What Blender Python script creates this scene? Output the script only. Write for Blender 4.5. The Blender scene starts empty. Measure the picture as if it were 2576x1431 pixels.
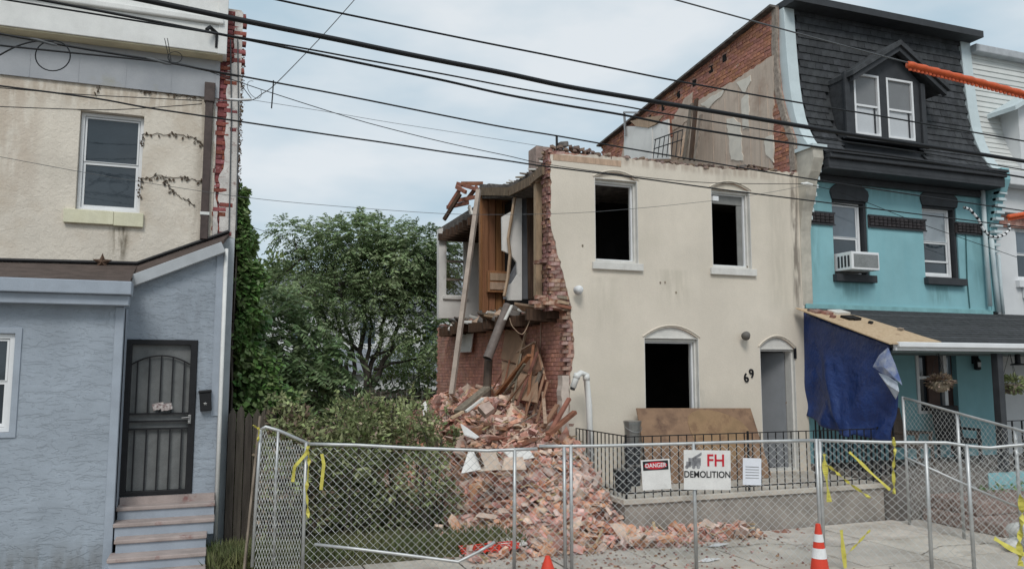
import bpy, bmesh, math, random
import numpy as np
from mathutils import Vector, Matrix
from mathutils.geometry import tessellate_polygon
random.seed(7)
rng = np.random.default_rng(11)
S = bpy.context.scene
COL = S.collection
R = math.radians

# ---------------------------------------------------------------- camera
F, PSI, TH, ZC = 2000.0, R(20.4), R(6.12), 2.53       # focal length in reading units of a 2576-wide picture
cd = bpy.data.cameras.new('camera'); cam = bpy.data.objects.new('camera', cd); COL.objects.link(cam)
cd.sensor_width = 36; cd.lens = F / 2576 * 36; cd.clip_start = 0.1; cd.clip_end = 2000
cam.location = (0, 0, ZC); cam.rotation_euler = (math.pi / 2 + TH, 0, -PSI)
S.camera = cam

# ---------------------------------------------------------------- sky and sun (overcast)
w = bpy.data.worlds.new('World'); S.world = w; w.use_nodes = True
nt = w.node_tree; nt.nodes.clear()
N = nt.nodes.new; L = nt.links.new
out = N('ShaderNodeOutputWorld'); bg = N('ShaderNodeBackground'); bg.inputs[1].default_value = 0.10
sky = N('ShaderNodeTexSky'); sky.sky_type = 'NISHITA'; sky.sun_disc = False
SUN_EL, SUN_AZ = R(46), R(203)          # azimuth measured from +Y clockwise
sky.sun_elevation = SUN_EL; sky.sun_rotation = SUN_AZ
sky.air_density = 1.0; sky.dust_density = 2.0; sky.ozone_density = 1.5
tc = N('ShaderNodeTexCoord'); mp = N('ShaderNodeMapping'); mp.inputs['Scale'].default_value = (1.0, 1.0, 2.6)
n1 = N('ShaderNodeTexNoise'); n1.inputs['Scale'].default_value = 2.6; n1.inputs['Detail'].default_value = 5; n1.inputs['Roughness'].default_value = .5
rp = N('ShaderNodeValToRGB'); rp.color_ramp.elements[0].position = .38; rp.color_ramp.elements[1].position = .62
rp.color_ramp.elements[0].color = (4.5, 5.85, 6.75, 1); rp.color_ramp.elements[1].color = (7.45, 7.9, 8.2, 1)
mx = N('ShaderNodeMixRGB'); mx.inputs[0].default_value = .9
L(tc.outputs['Generated'], mp.inputs[0]); L(mp.outputs[0], n1.inputs[0]); L(n1.outputs[0], rp.inputs[0])
L(sky.outputs[0], mx.inputs[1]); L(rp.outputs[0], mx.inputs[2]); L(mx.outputs[0], bg.inputs[0]); L(bg.outputs[0], out.inputs[0])
sd = bpy.data.lights.new('sun', 'SUN'); sun = bpy.data.objects.new('sun', sd); COL.objects.link(sun)
sd.energy = 1.5; sd.angle = R(20); sd.color = (1, .97, .92)
sv = Vector((math.sin(SUN_AZ) * math.cos(SUN_EL), math.cos(SUN_AZ) * math.cos(SUN_EL), math.sin(SUN_EL)))
sun.rotation_euler = (-sv).to_track_quat('-Z', 'Y').to_euler(); sun.location = (0, -10, 30)
S.view_settings.view_transform = 'Standard'; S.view_settings.look = 'None'
S.view_settings.exposure = 0.12; S.view_settings.gamma = 1.0; S.view_settings.use_curve_mapping = False
S.render.engine = 'CYCLES'; S.cycles.use_denoising = True
S.cycles.max_bounces = 6; S.cycles.transparent_max_bounces = 8

# ---------------------------------------------------------------- reading positions off real planes
def ray(px, py):
    s, c, ct, st = math.sin(PSI), math.cos(PSI), math.cos(TH), math.sin(TH)
    a = (px - 1288) / F; b = (715.5 - py) / F
    return Vector((s * ct + a * c - b * s * st, c * ct - a * s - b * c * st, st + b * ct))
EYE = Vector((0, 0, ZC))
def onY(px, py, Y): d = ray(px, py); return EYE + d * (Y / d.y)
def onX(px, py, X): d = ray(px, py); return EYE + d * (X / d.x)
def onZ(px, py, Z): d = ray(px, py); return EYE + d * ((Z - ZC) / d.z)
def onV(px, py, p, q):                                  # vertical plane through ground points p, q
    n = Vector((q[1] - p[1], p[0] - q[0], 0)); d = ray(px, py)
    return EYE + d * (n.dot(Vector((p[0], p[1], 0)) - EYE) / n.dot(d))
def XZ(px, py, Y): p = onY(px, py, Y); return (p.x, p.z)
def YZ(px, py, X): p = onX(px, py, X); return (p.y, p.z)

# ---------------------------------------------------------------- materials
MATS = {}
def mat(name, col, rough=.85, var=.12, scale=5, bump=0, bscale=60, col2=None, isl=0, metal=0, spec=.3,
        stretch=(1, 1, 1), bstretch=(1, 1, 1), bdist=0, streak=0, streakcol=(.2, .18, .15), trans=0, coat=0, trowel=0, fine=.06, blotch=None, low=.35, high=.65):
    if name in MATS: return MATS[name]
    m = bpy.data.materials.new(name); m.use_nodes = True; t = m.node_tree; t.nodes.clear()
    N = t.nodes.new; L = t.links.new
    o = N('ShaderNodeOutputMaterial'); p = N('ShaderNodeBsdfPrincipled')
    p.inputs['Roughness'].default_value = rough; p.inputs['Metallic'].default_value = metal
    p.inputs['Specular IOR Level'].default_value = spec
    if coat: p.inputs['Coat Weight'].default_value = coat
    tcn = N('ShaderNodeTexCoord'); mpn = N('ShaderNodeMapping'); mpn.inputs['Scale'].default_value = stretch
    L(tcn.outputs['Object'], mpn.inputs[0])
    nz = N('ShaderNodeTexNoise'); nz.inputs['Scale'].default_value = scale; nz.inputs['Detail'].default_value = 6; nz.inputs['Roughness'].default_value = .6
    L(mpn.outputs[0], nz.inputs[0])
    r = N('ShaderNodeValToRGB'); r.color_ramp.elements[0].position = low; r.color_ramp.elements[1].position = high
    c2 = col2 or tuple(min(1, c * (1 + var)) for c in col); c1 = col if col2 else tuple(c * (1 - var) for c in col)
    r.color_ramp.elements[0].color = (*c1, 1); r.color_ramp.elements[1].color = (*c2, 1)
    L(nz.outputs[0], r.inputs[0]); cur = r.outputs[0]
    if fine:
        nf = N('ShaderNodeTexNoise'); nf.inputs['Scale'].default_value = 90; nf.inputs['Detail'].default_value = 3
        L(tcn.outputs['Object'], nf.inputs[0])
        mr = N('ShaderNodeMapRange'); mr.inputs[1].default_value = .3; mr.inputs[2].default_value = .7
        mr.inputs[3].default_value = 1 - fine; mr.inputs[4].default_value = 1 + fine; L(nf.outputs[0], mr.inputs[0])
        vm = N('ShaderNodeVectorMath'); vm.operation = 'SCALE'; L(cur, vm.inputs[0]); L(mr.outputs[0], vm.inputs['Scale']); cur = vm.outputs[0]
    if streak:
        ms = N('ShaderNodeMapping'); ms.inputs['Scale'].default_value = (3.2, 3.2, .35); L(tcn.outputs['Object'], ms.inputs[0])
        ns = N('ShaderNodeTexNoise'); ns.inputs['Scale'].default_value = 1.6; ns.inputs['Detail'].default_value = 5; L(ms.outputs[0], ns.inputs[0])
        rs = N('ShaderNodeValToRGB'); rs.color_ramp.elements[0].position = .5; rs.color_ramp.elements[1].position = .78
        rs.color_ramp.elements[0].color = (0, 0, 0, 1); rs.color_ramp.elements[1].color = (streak,) * 3 + (1,)
        L(ns.outputs[0], rs.inputs[0]); mm = N('ShaderNodeMixRGB'); L(rs.outputs[0], mm.inputs[0]); L(cur, mm.inputs[1]); mm.inputs[2].default_value = (*streakcol, 1); cur = mm.outputs[0]
    if blotch:
        bc, bs, blo, bhi = blotch
        nb = N('ShaderNodeTexNoise'); nb.inputs['Scale'].default_value = bs; nb.inputs['Detail'].default_value = 7; nb.inputs['Roughness'].default_value = .65
        L(tcn.outputs['Object'], nb.inputs[0]); rb = N('ShaderNodeValToRGB'); rb.color_ramp.elements[0].position = blo; rb.color_ramp.elements[1].position = bhi
        rb.color_ramp.elements[0].color = (0, 0, 0, 1); rb.color_ramp.elements[1].color = (1, 1, 1, 1); L(nb.outputs[0], rb.inputs[0])
        mm = N('ShaderNodeMixRGB'); L(rb.outputs[0], mm.inputs[0]); L(cur, mm.inputs[1]); mm.inputs[2].default_value = (*bc, 1); cur = mm.outputs[0]
    if isl:
        g = N('ShaderNodeNewGeometry'); oi = N('ShaderNodeObjectInfo')
        ad = N('ShaderNodeMath'); ad.operation = 'ADD'; L(g.outputs['Random Per Island'], ad.inputs[0]); L(oi.outputs['Random'], ad.inputs[1])
        fr = N('ShaderNodeMath'); fr.operation = 'FRACT'; L(ad.outputs[0], fr.inputs[0])
        hs = N('ShaderNodeHueSaturation')
        a1 = N('ShaderNodeMapRange'); a1.inputs[3].default_value = 1 - isl; a1.inputs[4].default_value = 1 + isl; L(fr.outputs[0], a1.inputs[0]); L(a1.outputs[0], hs.inputs['Value'])
        m7 = N('ShaderNodeMath'); m7.operation = 'MULTIPLY'; m7.inputs[1].default_value = 7.31; L(fr.outputs[0], m7.inputs[0])
        f7 = N('ShaderNodeMath'); f7.operation = 'FRACT'; L(m7.outputs[0], f7.inputs[0])
        a2 = N('ShaderNodeMapRange'); a2.inputs[3].default_value = .5 - isl * .06; a2.inputs[4].default_value = .5 + isl * .06; L(f7.outputs[0], a2.inputs[0]); L(a2.outputs[0], hs.inputs['Hue'])
        a3 = N('ShaderNodeMapRange'); a3.inputs[3].default_value = 1 - isl * .5; a3.inputs[4].default_value = 1 + isl * .2; L(f7.outputs[0], a3.inputs[0]); L(a3.outputs[0], hs.inputs['Saturation'])
        L(cur, hs.inputs['Color']); cur = hs.outputs[0]
    L(cur, p.inputs['Base Color'])
    if bump:
        mb = N('ShaderNodeMapping'); mb.inputs['Scale'].default_value = bstretch; L(tcn.outputs['Object'], mb.inputs[0])
        nb = N('ShaderNodeTexNoise'); nb.inputs['Scale'].default_value = bscale; nb.inputs['Distortion'].default_value = bdist; nb.inputs['Detail'].default_value = 5; nb.inputs['Roughness'].default_value = .6; L(mb.outputs[0], nb.inputs[0])
        b = N('ShaderNodeBump'); b.inputs['Strength'].default_value = 1; b.inputs['Distance'].default_value = bump; 
        hsock = nb.outputs[0]
        if trowel:
            rt = N('ShaderNodeValToRGB'); e = rt.color_ramp.elements; e[0].position = .0; e[1].position = 1.0; e[0].color = (0, 0, 0, 1); e[1].color = (1, 1, 1, 1)
            for pos, val in ((.40, .22), (.425, .42), (.52, .50), (.54, .72), (.64, .8)): q_ = e.new(pos); q_.color = (val, val, val, 1)
            L(nb.outputs[0], rt.inputs[0]); hsock = rt.outputs[0]
        L(hsock, b.inputs['Height']); L(b.outputs[0], p.inputs['Normal'])
    if trans:
        tr = N('ShaderNodeBsdfTranslucent'); L(cur, tr.inputs[0]); ms = N('ShaderNodeMixShader'); ms.inputs[0].default_value = trans
        L(p.outputs[0], ms.inputs[1]); L(tr.outputs[0], ms.inputs[2]); L(ms.outputs[0], o.inputs[0])
    else: L(p.outputs[0], o.inputs[0])
    MATS[name] = m; return m
def stain(m, specs):                                     # dirt runs and darker areas with their own place on the wall: (x, half width, z low, z high, colour, strength)
    t = m.node_tree; N = t.nodes.new; L = t.links.new; p = [n for n in t.nodes if n.type == 'BSDF_PRINCIPLED'][0]
    tcn = N('ShaderNodeTexCoord'); sp = N('ShaderNodeSeparateXYZ'); L(tcn.outputs['Object'], sp.inputs[0])
    mp = N('ShaderNodeMapping'); mp.inputs['Scale'].default_value = (9, 9, 1.6); L(tcn.outputs['Object'], mp.inputs[0])
    nz = N('ShaderNodeTexNoise'); nz.inputs['Scale'].default_value = 1.3; nz.inputs['Detail'].default_value = 6; L(mp.outputs[0], nz.inputs[0])
    def ma(op, a, b):
        n = N('ShaderNodeMath'); n.operation = op
        for i, v in enumerate((a, b)):
            if v is None: continue
            if isinstance(v, (int, float)): n.inputs[i].default_value = v
            else: L(v, n.inputs[i])
        return n.outputs[0]
    def sm(v, a, b):
        n = N('ShaderNodeMapRange'); n.interpolation_type = 'SMOOTHSTEP'; n.inputs[1].default_value = a; n.inputs[2].default_value = b; n.inputs[3].default_value = 0; n.inputs[4].default_value = 1; L(v, n.inputs[0]); return n.outputs[0]
    for cx, hw, z0, z1, col, k, sz in specs:
        src = p.inputs['Base Color'].links[0].from_socket
        dx = ma('ABSOLUTE', ma('SUBTRACT', sp.outputs[0], cx), None); a = ma('SUBTRACT', 1.0, sm(dx, hw*.25, hw)); b = sm(sp.outputs[2], z0, z0+sz); c = ma('SUBTRACT', 1.0, sm(sp.outputs[2], z1-(.5 if z1 < 1 else .06), z1))
        nn = sm(nz.outputs[0], .3, .62); f = ma('MULTIPLY', ma('MULTIPLY', ma('MULTIPLY', a, b), c), ma('MULTIPLY', nn, k))
        mm = N('ShaderNodeMixRGB'); L(f, mm.inputs[0]); L(src, mm.inputs[1]); mm.inputs[2].default_value = (*col, 1); L(mm.outputs[0], p.inputs['Base Color'])
def glass(name, col=(.02, .025, .03), rough=.04):
    m = mat(name, col, rough, var=.2, scale=1.2, spec=.75, fine=0, bump=.0015, bscale=2.5); return m

# ---------------------------------------------------------------- mesh building
class MB:
    def __init__(s): s.v = []; s.f = []
    def add(s, vs, fs):
        n = len(s.v); s.v += [tuple(v) for v in vs]; s.f += [tuple(i + n for i in f) for f in fs]; return s
    def box(s, a, b):
        x0, y0, z0 = [min(a[i], b[i]) for i in range(3)]; x1, y1, z1 = [max(a[i], b[i]) for i in range(3)]
        return s.add([(x0,y0,z0),(x1,y0,z0),(x1,y1,z0),(x0,y1,z0),(x0,y0,z1),(x1,y0,z1),(x1,y1,z1),(x0,y1,z1)],
                     [(0,3,2,1),(4,5,6,7),(0,1,5,4),(1,2,6,5),(2,3,7,6),(3,0,4,7)])
    def obox(s, c, ax, ay, az):                          # centre and three half-axis vectors
        c, ax, ay, az = map(Vector, (c, ax, ay, az)); vs = []
        for k in (-1, 1):
            for i, j in ((-1,-1),(1,-1),(1,1),(-1,1)): vs.append(c + ax*i + ay*j + az*k)
        return s.add(vs, [(0,3,2,1),(4,5,6,7),(0,1,5,4),(1,2,6,5),(2,3,7,6),(3,0,4,7)])
    def beam(s, p, q, wd, th, up=(0, 0, 1)):             # board from p to q
        p, q, up = Vector(p), Vector(q), Vector(up); d = q - p; u = d.normalized()
        side = u.cross(up)
        if side.length < 1e-4: side = u.cross(Vector((1, 0, 0)))
        side.normalize(); nn = side.cross(u)
        return s.obox((p + q) / 2, d / 2, side * wd / 2, nn * th / 2)
    def tube(s, pts, r, n=6, cap=True):
        pts = [Vector(p) for p in pts]; k = len(pts); rr = r if isinstance(r, (list, tuple)) else [r] * k
        vs = []; prev = None
        for i, p in enumerate(pts):
            d = (pts[min(i+1, k-1)] - pts[max(i-1, 0)]).normalized()
            a = prev - d * prev.dot(d) if prev is not None else d.cross(Vector((0, 0, 1)) if abs(d.z) < .9 else Vector((1, 0, 0)))
            a.normalize(); prev = a; b = d.cross(a)
            for j in range(n):
                t = 2 * math.pi * j / n; vs.append(p + (a * math.cos(t) + b * math.sin(t)) * rr[i])
        fs = [(i*n+j, i*n+(j+1) % n, (i+1)*n+(j+1) % n, (i+1)*n+j) for i in range(k-1) for j in range(n)]
        if cap: fs += [tuple(range(n))[::-1], tuple(range((k-1)*n, k*n))]
        return s.add(vs, fs)
    def lathe(s, prof, c=(0, 0, 0), n=20):               # (radius, z) profile
        vs = [(c[0] + r*math.cos(2*math.pi*j/n), c[1] + r*math.sin(2*math.pi*j/n), c[2] + z) for r, z in prof for j in range(n)]
        k = len(prof)
        fs = [(i*n+j, i*n+(j+1) % n, (i+1)*n+(j+1) % n, (i+1)*n+j) for i in range(k-1) for j in range(n)]
        fs += [tuple(range(n))[::-1], tuple(range((k-1)*n, k*n))]
        return s.add(vs, fs)
    def slab(s, loops, o, u, v, th):                     # polygon with holes in frame (o,u,v); thickness along u x v * th behind
        o, u, v = Vector(o), Vector(u), Vector(v); nrm = u.cross(v)
        L2 = [[Vector((a, b, 0)) for a, b in lp] for lp in loops]
        tri = tessellate_polygon(L2); flat = [p for lp in L2 for p in lp]; n = len(flat)
        front = [o + u*p.x + v*p.y for p in flat]; back = [p - nrm * th for p in front]
        fs = []
        for t in tri:
            a, b, c = (flat[i] for i in t)
            if (b - a).cross(c - a).z < 0: t = t[::-1]
            fs += [tuple(t), tuple(i + n for i in t[::-1])]
        k = 0
        for li, lp in enumerate(L2):
            m = len(lp); area = sum(lp[i].x*lp[(i+1) % m].y - lp[(i+1) % m].x*lp[i].y for i in range(m))
            fwd = (area > 0) == (li == 0)
            for i in range(m):
                a, b = k + i, k + (i+1) % m
                fs.append((a, a+n, b+n, b) if fwd else (b, b+n, a+n, a))
            k += m
        return s.add(front + back, fs)
    def wallY(s, loops, Y, th): return s.slab(loops, (0, Y, 0), (1, 0, 0), (0, 0, 1), th) # faces -Y, thickness goes +Y
    def wallX(s, loops, X, th):                          # faces -X ; loops in (Y,Z) ; thickness goes +X
        return s.slab([[(-a, b) for a, b in lp] for lp in loops], (X, 0, 0), (0, -1, 0), (0, 0, 1), th)
    def mesh(s, name, m=None, smooth=False):
        me = bpy.data.meshes.new(name); me.from_pydata(s.v, [], s.f); me.update()
        if m: me.materials.append(m)
        if smooth: me.polygons.foreach_set('use_smooth', [True] * len(me.polygons))
        return me
    def build(s, name, m, parent=None, smooth=False, bevel=0):
        o = bpy.data.objects.new(name, s.mesh(name, m, smooth)); COL.objects.link(o)
        if parent is not None: adopt(o, parent)
        if bevel:
            b = o.modifiers.new('bevel', 'BEVEL'); b.width = bevel; b.segments = 2; b.limit_method = 'ANGLE'; b.angle_limit = R(40)
        return o
def adopt(o, parent):                                    # child meshes are built in world coordinates
    o.parent = parent
    q = Vector((0, 0, 0)); p = parent
    while p is not None: q += p.location; p = p.parent
    o.location = o.location - q
def thing(name, label, cat, loc=(0, 0, 0), group=None):
    o = bpy.data.objects.new(name, None); COL.objects.link(o); o.location = loc; o.empty_display_size = .2
    o['label'] = label; o['category'] = cat
    if group: o['group'] = group
    return o
def tag(o, label, cat, group=None):
    o['label'] = label; o['category'] = cat
    if group: o['group'] = group
    return o
def kind(o, k, label=None):
    o['kind'] = k
    if label: o['label'] = label
    return o
def inst(name, me, M4, parent):                          # linked copy of a piece
    o = bpy.data.objects.new(name, me); COL.objects.link(o); o.parent = parent
    q = Vector((0, 0, 0)); p = parent
    while p is not None: q += p.location; p = p.parent
    o.matrix_basis = Matrix.Translation(-q) @ M4
    return o
def inside(x, y, poly):
    c = False; n = len(poly); j = n - 1
    for i in range(n):
        xi, yi = poly[i]; xj, yj = poly[j]
        if (yi > y) != (yj > y) and x < (xj - xi) * (y - yi) / (yj - yi) + xi: c = not c
        j = i
    return c
def rag(pts, step=.08, amp=.03, seed=0):                 # broken edge along a polyline
    r = random.Random(seed); o = []
    for a, b in zip(pts[:-1], pts[1:]):
        d = math.hypot(b[0]-a[0], b[1]-a[1]); n = max(1, int(d / step)); nx, ny = -(b[1]-a[1]) / (d+1e-9), (b[0]-a[0]) / (d+1e-9)
        for i in range(n):
            t = i / n; k = r.uniform(-amp, amp) if i else 0
            o.append((a[0] + (b[0]-a[0])*t + nx*k, a[1] + (b[1]-a[1])*t + ny*k))
    o.append(pts[-1]); return o
def arch(x0, x1, z0, z1, rise, n=8):                     # opening with a segmental head
    pts = [(x0, z0), (x1, z0), (x1, z1)]
    for i in range(1, n):
        t = i / n; pts.append((x1 + (x0-x1)*t, z1 + rise * (1 - (2*t-1)**2)))
    return pts + [(x0, z1)]
def rect(x0, x1, z0, z1): return [(x0, z0), (x1, z0), (x1, z1), (x0, z1)]
def textmesh(txt, size, ext=.004, width=1.0):
    c = bpy.data.curves.new('t', 'FONT'); c.body = txt; c.size = size; c.extrude = ext; c.align_x = 'CENTER'; c.align_y = 'CENTER'; c.offset = size * .012
    o = bpy.data.objects.new('t', c); COL.objects.link(o); dg = bpy.context.evaluated_depsgraph_get()
    me = bpy.data.meshes.new_from_object(o.evaluated_get(dg)); bpy.data.objects.remove(o); bpy.data.curves.remove(c)
    return me
def lettering(name, txt, size, loc, m, parent, rotz=0, roll=0, ext=.004, sx=1.0):
    me = textmesh(txt, size, ext); me.materials.clear(); me.materials.append(m)
    M4 = Matrix.Translation(loc) @ Matrix.Rotation(rotz, 4, 'Z') @ Matrix.Rotation(math.pi/2, 4, 'X') @ Matrix.Rotation(roll, 4, 'Z') @ Matrix.Diagonal((sx, 1, 1, 1))
    return inst(name, me, M4, parent)

# brickwork: courses of real bricks inside a polygon on a wall plane; the largest 300 are parts, the rest one joined part
def brickmesh(name, l, d, h, m, seed):
    r = random.Random(seed); b = MB().box((-l/2, -d/2, -h/2), (l/2, d/2, h/2)); me = b.mesh(name, m)
    for v in me.vertices: v.co += Vector((r.uniform(-.004, .004), r.uniform(-.004, .004), r.uniform(-.003, .003)))
    return me
def brickwork(parent, plane, K, poly, holes, m, limit=300, bl=.205, bh=.062, course=.074, joint=.012, depth=.1, jit=.006, seed=1, gap=0.0, half=True):
    """plane 'X': wall facing -X at X=K, poly in (Y,Z); plane 'Y': wall facing -Y at Y=K, poly in (X,Z)"""
    r = random.Random(seed); z0 = min(p[1] for p in poly); z1 = max(p[1] for p in poly); a0 = min(p[0] for p in poly); a1 = max(p[0] for p in poly)
    full = [brickmesh('brick', bl, depth, bh, m, seed*10+i) for i in range(3)]; hf = [brickmesh('brick', bl*.48, depth, bh, m, seed*10+5+i) for i in range(2)]
    rows = []; k = 0; z = z0 + course / 2
    while z < z1:
        a = a0 - r.uniform(0, .02) + ((bl + joint) / 2 if k % 2 else 0)
        if k % 2: a -= (bl+joint)
        header = half and k % 6 == 5
        L_ = bl * .48 if header else bl
        while a < a1:
            c = a + L_ / 2
            if inside(c, z, poly) and not any(inside(c, z, h) for h in holes) and r.random() > gap: rows.append((c, z, header))
            a += L_ + joint
        k += 1; z += course
    def size(b):
        P = Vector((b[0], K, b[1])) if plane == 'Y' else Vector((K, b[0], b[1]))
        return (P - EYE).length + (5 if b[2] else 0)
    rows.sort(key=size); stuff = MB()
    for i, (c, z, hd) in enumerate(rows):
        off = depth/2 + r.uniform(-jit, jit); rot = r.uniform(-.015, .015)
        if plane == 'Y': M4 = Matrix.Translation((c, K + off, z)) @ Matrix.Rotation(rot, 4, 'Y')
        else: M4 = Matrix.Translation((K + off, c, z)) @ Matrix.Rotation(math.pi/2, 4, 'Z') @ Matrix.Rotation(rot, 4, 'Y')
        me = r.choice(hf if hd else full)
        if i < limit: inst('brick', me, M4, parent)
        else: stuff.add([M4 @ v.co for v in me.vertices], [tuple(p.vertices) for p in me.polygons])
    if stuff.v:
        o = stuff.build('bricks', m, parent); o['kind'] = 'stuff'
    return rows
def wire(name, pts, Y, r, m, label, cat='cable', group=None, sub=5, world=False):
    P = [Vector(p) for p in pts] if world else [onY(x, y, Y) for x, y in pts]
    # Catmull-Rom through the read points
    Q = []
    for i in range(len(P) - 1):
        p0, p1, p2, p3 = P[max(i-1, 0)], P[i], P[i+1], P[min(i+2, len(P)-1)]
        for k in range(sub):
            t = k / sub; Q.append(.5 * ((2*p1) + (p2-p0)*t + (2*p0-5*p1+4*p2-p3)*t*t + (3*p1-p0-3*p2+p3)*t**3))
    Q.append(P[-1]); o = MB().tube(Q, r, 6).build(name, m, smooth=True); tag(o, label, cat, group); return o
# ================================================================ SETTING
m_ground = mat('ground_dirt', (.12, .10, .075), .95, var=.35, scale=1.5, bump=.02, bscale=14)
m_conc = mat('sidewalk_concrete', (.52, .47, .41), .9, var=.14, scale=1.2, bump=.003, bscale=45, isl=.09, blotch=((.33, .285, .24), 1.6, .5, .72))
m_joint = mat('sidewalk_bed', (.13, .115, .095), .95, var=.3, scale=8)
m_asph = mat('asphalt', (.05, .05, .052), .9, var=.2, scale=4, bump=.004, bscale=120)
kind(MB().add([(-400,-300,-.16),(400,-300,-.16),(400,600,-.16),(-400,600,-.16)], [(0,1,2,3)]).build('ground', m_ground), 'structure')
kind(MB().box((-60, -8, -.15), (60, 4.6, -.12)).build('road', m_asph), 'structure')
m_grit = mat('brick_grit', (.34, .20, .155), .95, var=.3, scale=9, isl=.5)
walk = kind(MB().box((-12, 4.75, -.155), (30, 10.75, -.02)).build('sidewalk', m_joint), 'structure')
MB().box((-12, 4.6, -.155), (30, 4.745, .0)).build('kerb', m_conc, walk)
for ix in range(17):
    for iy in range(5):
        x0 = -4.2 + ix * 1.22; y0 = 4.78 + iy * 1.195
        t = random.uniform(-.006, .004)
        MB().box((x0 + .012, y0 + .012, -.018), (x0 + 1.206, y0 + 1.181, .0 + t)).build('paving_slab', m_conc, walk, bevel=.006)
m_crack = mat('pavement_crack', (.10, .085, .07), .95)
for pts in (((3.2, 9.9), (3.9, 9.5), (4.3, 9.55), (5.0, 9.0)), ((6.2, 10.4), (6.9, 9.9), (7.6, 9.95), (8.6, 9.4), (9.0, 9.5)), ((7.0, 8.2), (7.9, 8.0), (8.4, 8.3)), ((1.4, 10.3), (2.2, 10.0), (2.6, 10.2)), ((9.2, 8.6), (9.9, 8.9), (10.8, 8.8)), ((5.4, 8.6), (5.9, 8.9), (6.6, 8.7))):
    P = rag(list(pts), .06, .025, int(pts[0][0]*10)); k = len(P); w_ = [.004 + .006*abs(math.sin(i*.7)) for i in range(k)]
    MB().add([(a, b-w_[i], .0055) for i, (a, b) in enumerate(P)] + [(a, b+w_[i], .0055) for i, (a, b) in enumerate(P)], [(i, i+1, i+1+k, i+k) for i in range(k-1)]).build('crack', m_crack, walk)
lotm = mat('lot_soil', (.10, .085, .06), .95, var=.4, scale=2, bump=.03, bscale=9, col2=(.10, .11, .045))
kind(MB().box((.2, 10.75, -.155), (5.6, 34, .06)).build('lot_ground', lotm), 'structure')
kind(MB().box((-12, 10.755, -.157), (.2, 30, -.01)).build('yard_ground', lotm), 'structure')

# ================================================================ LEFT HOUSE
YF = 12.7
m_cream = mat('cream_stucco', (.68, .62, .535), .95, var=.08, scale=1.4, bump=.014, bscale=15, bdist=.6, streak=.2, streakcol=(.50, .43, .35), blotch=((.54, .46, .37), 1.1, .5, .72))
m_grey = mat('grey_stucco', (.31, .35, .40), .9, var=.1, scale=1.5, bump=.015, bscale=3.6, bstretch=(1, 1, 2.7), bdist=.35, trowel=1)
m_greytrim = mat('grey_trim_paint', (.32, .36, .415), .65, var=.07, scale=4, bump=.001, bscale=60)
m_white = mat('white_paint', (.72, .72, .70), .6, var=.06, scale=4, bump=.001, bscale=40, streak=.18, streakcol=(.45, .43, .38))
m_vinyl = mat('white_vinyl', (.74, .75, .76), .4, var=.04, scale=3, fine=.02)
m_sill = mat('cream_sill_paint', (.70, .67, .50), .75, var=.07, scale=5, bump=.002, bscale=50, streak=.3, streakcol=(.42, .40, .22))
m_frieze = mat('grey_metal_frieze', (.30, .315, .34), .6, var=.08, scale=1.2, col2=(.40, .41, .43), blotch=((.27, .25, .14), .8, .6, .8))
m_olive = mat('tan_soffit_paint', (.62, .56, .40), .8, var=.12, scale=3)
m_brown = mat('brown_downspout', (.075, .055, .05), .55, var=.2, scale=8)
m_roofb = mat('brown_roll_roofing', (.085, .063, .055), .85, var=.25, scale=5, bump=.003, bscale=80)
m_black = mat('black_metal', (.012, .012, .014), .5, var=.2, scale=10)
m_doorgrey = mat('screen_door_mesh', (.15, .155, .155), .6, var=.12, scale=6, fine=.1)
m_steel = mat('worn_steel', (.34, .33, .32), .35, metal=.8, var=.1, scale=9)
m_paint = mat('peeling_white_paint', (.60, .57, .54), .9, var=.15, scale=6, bump=.008, bscale=30, blotch=((.34, .25, .23), 9, .58, .68))
m_redb = mat('dark_red_painted_brick', (.22, .06, .05), .85, var=.3, scale=12, bump=.004, bscale=50, isl=.3, blotch=((.42, .36, .34), 14, .6, .7))
m_rust = mat('rusty_iron', (.10, .06, .04), .8, var=.4, scale=20)
m_gl = glass('dark_window_glass', (.035, .045, .055))
m_gl2 = glass('pale_window_glass', (.12, .15, .18))

def sash_window(parent, x0, x1, z0, z1, Y, mf, mg, fw=.055, rail=.5, dep=.07, name='window', mg2=None):
    """double hung window as a part: frame mesh with sub-parts"""
    b = MB()
    b.wallY([rect(x0, x1, z0, z1), rect(x0+fw, x1-fw, z0+fw, z1-fw)], Y, dep)
    w_ = b.build(name, mf, parent, bevel=.006)
    zm = z0 + (z1 - z0) * rail
    s_ = MB().wallY([rect(x0+fw+.004, x1-fw-.004, z0+fw+.004, zm+.02), rect(x0+fw+.035, x1-fw-.035, z0+fw+.045, zm-.02)], Y+.035, .03)
    s_.build('sash', mf, w_)
    MB().wallY([rect(x0+fw+.006, x1-fw-.006, zm+.021, z1-fw-.006), rect(x0+fw+.03, x1-fw-.03, zm+.03, z1-fw-.03)], Y+.02, .03).build('sash', mf, w_)
    MB().wallY([rect(x0+fw+.03, x1-fw-.03, z0+fw+.04, zm-.015)], Y+.05, .008).build('pane', mg, w_)
    MB().wallY([rect(x0+fw+.025, x1-fw-.025, zm+.026, z1-fw-.025)], Y+.036, .008).build('pane', mg2 or mg, w_)
    return w_

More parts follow.
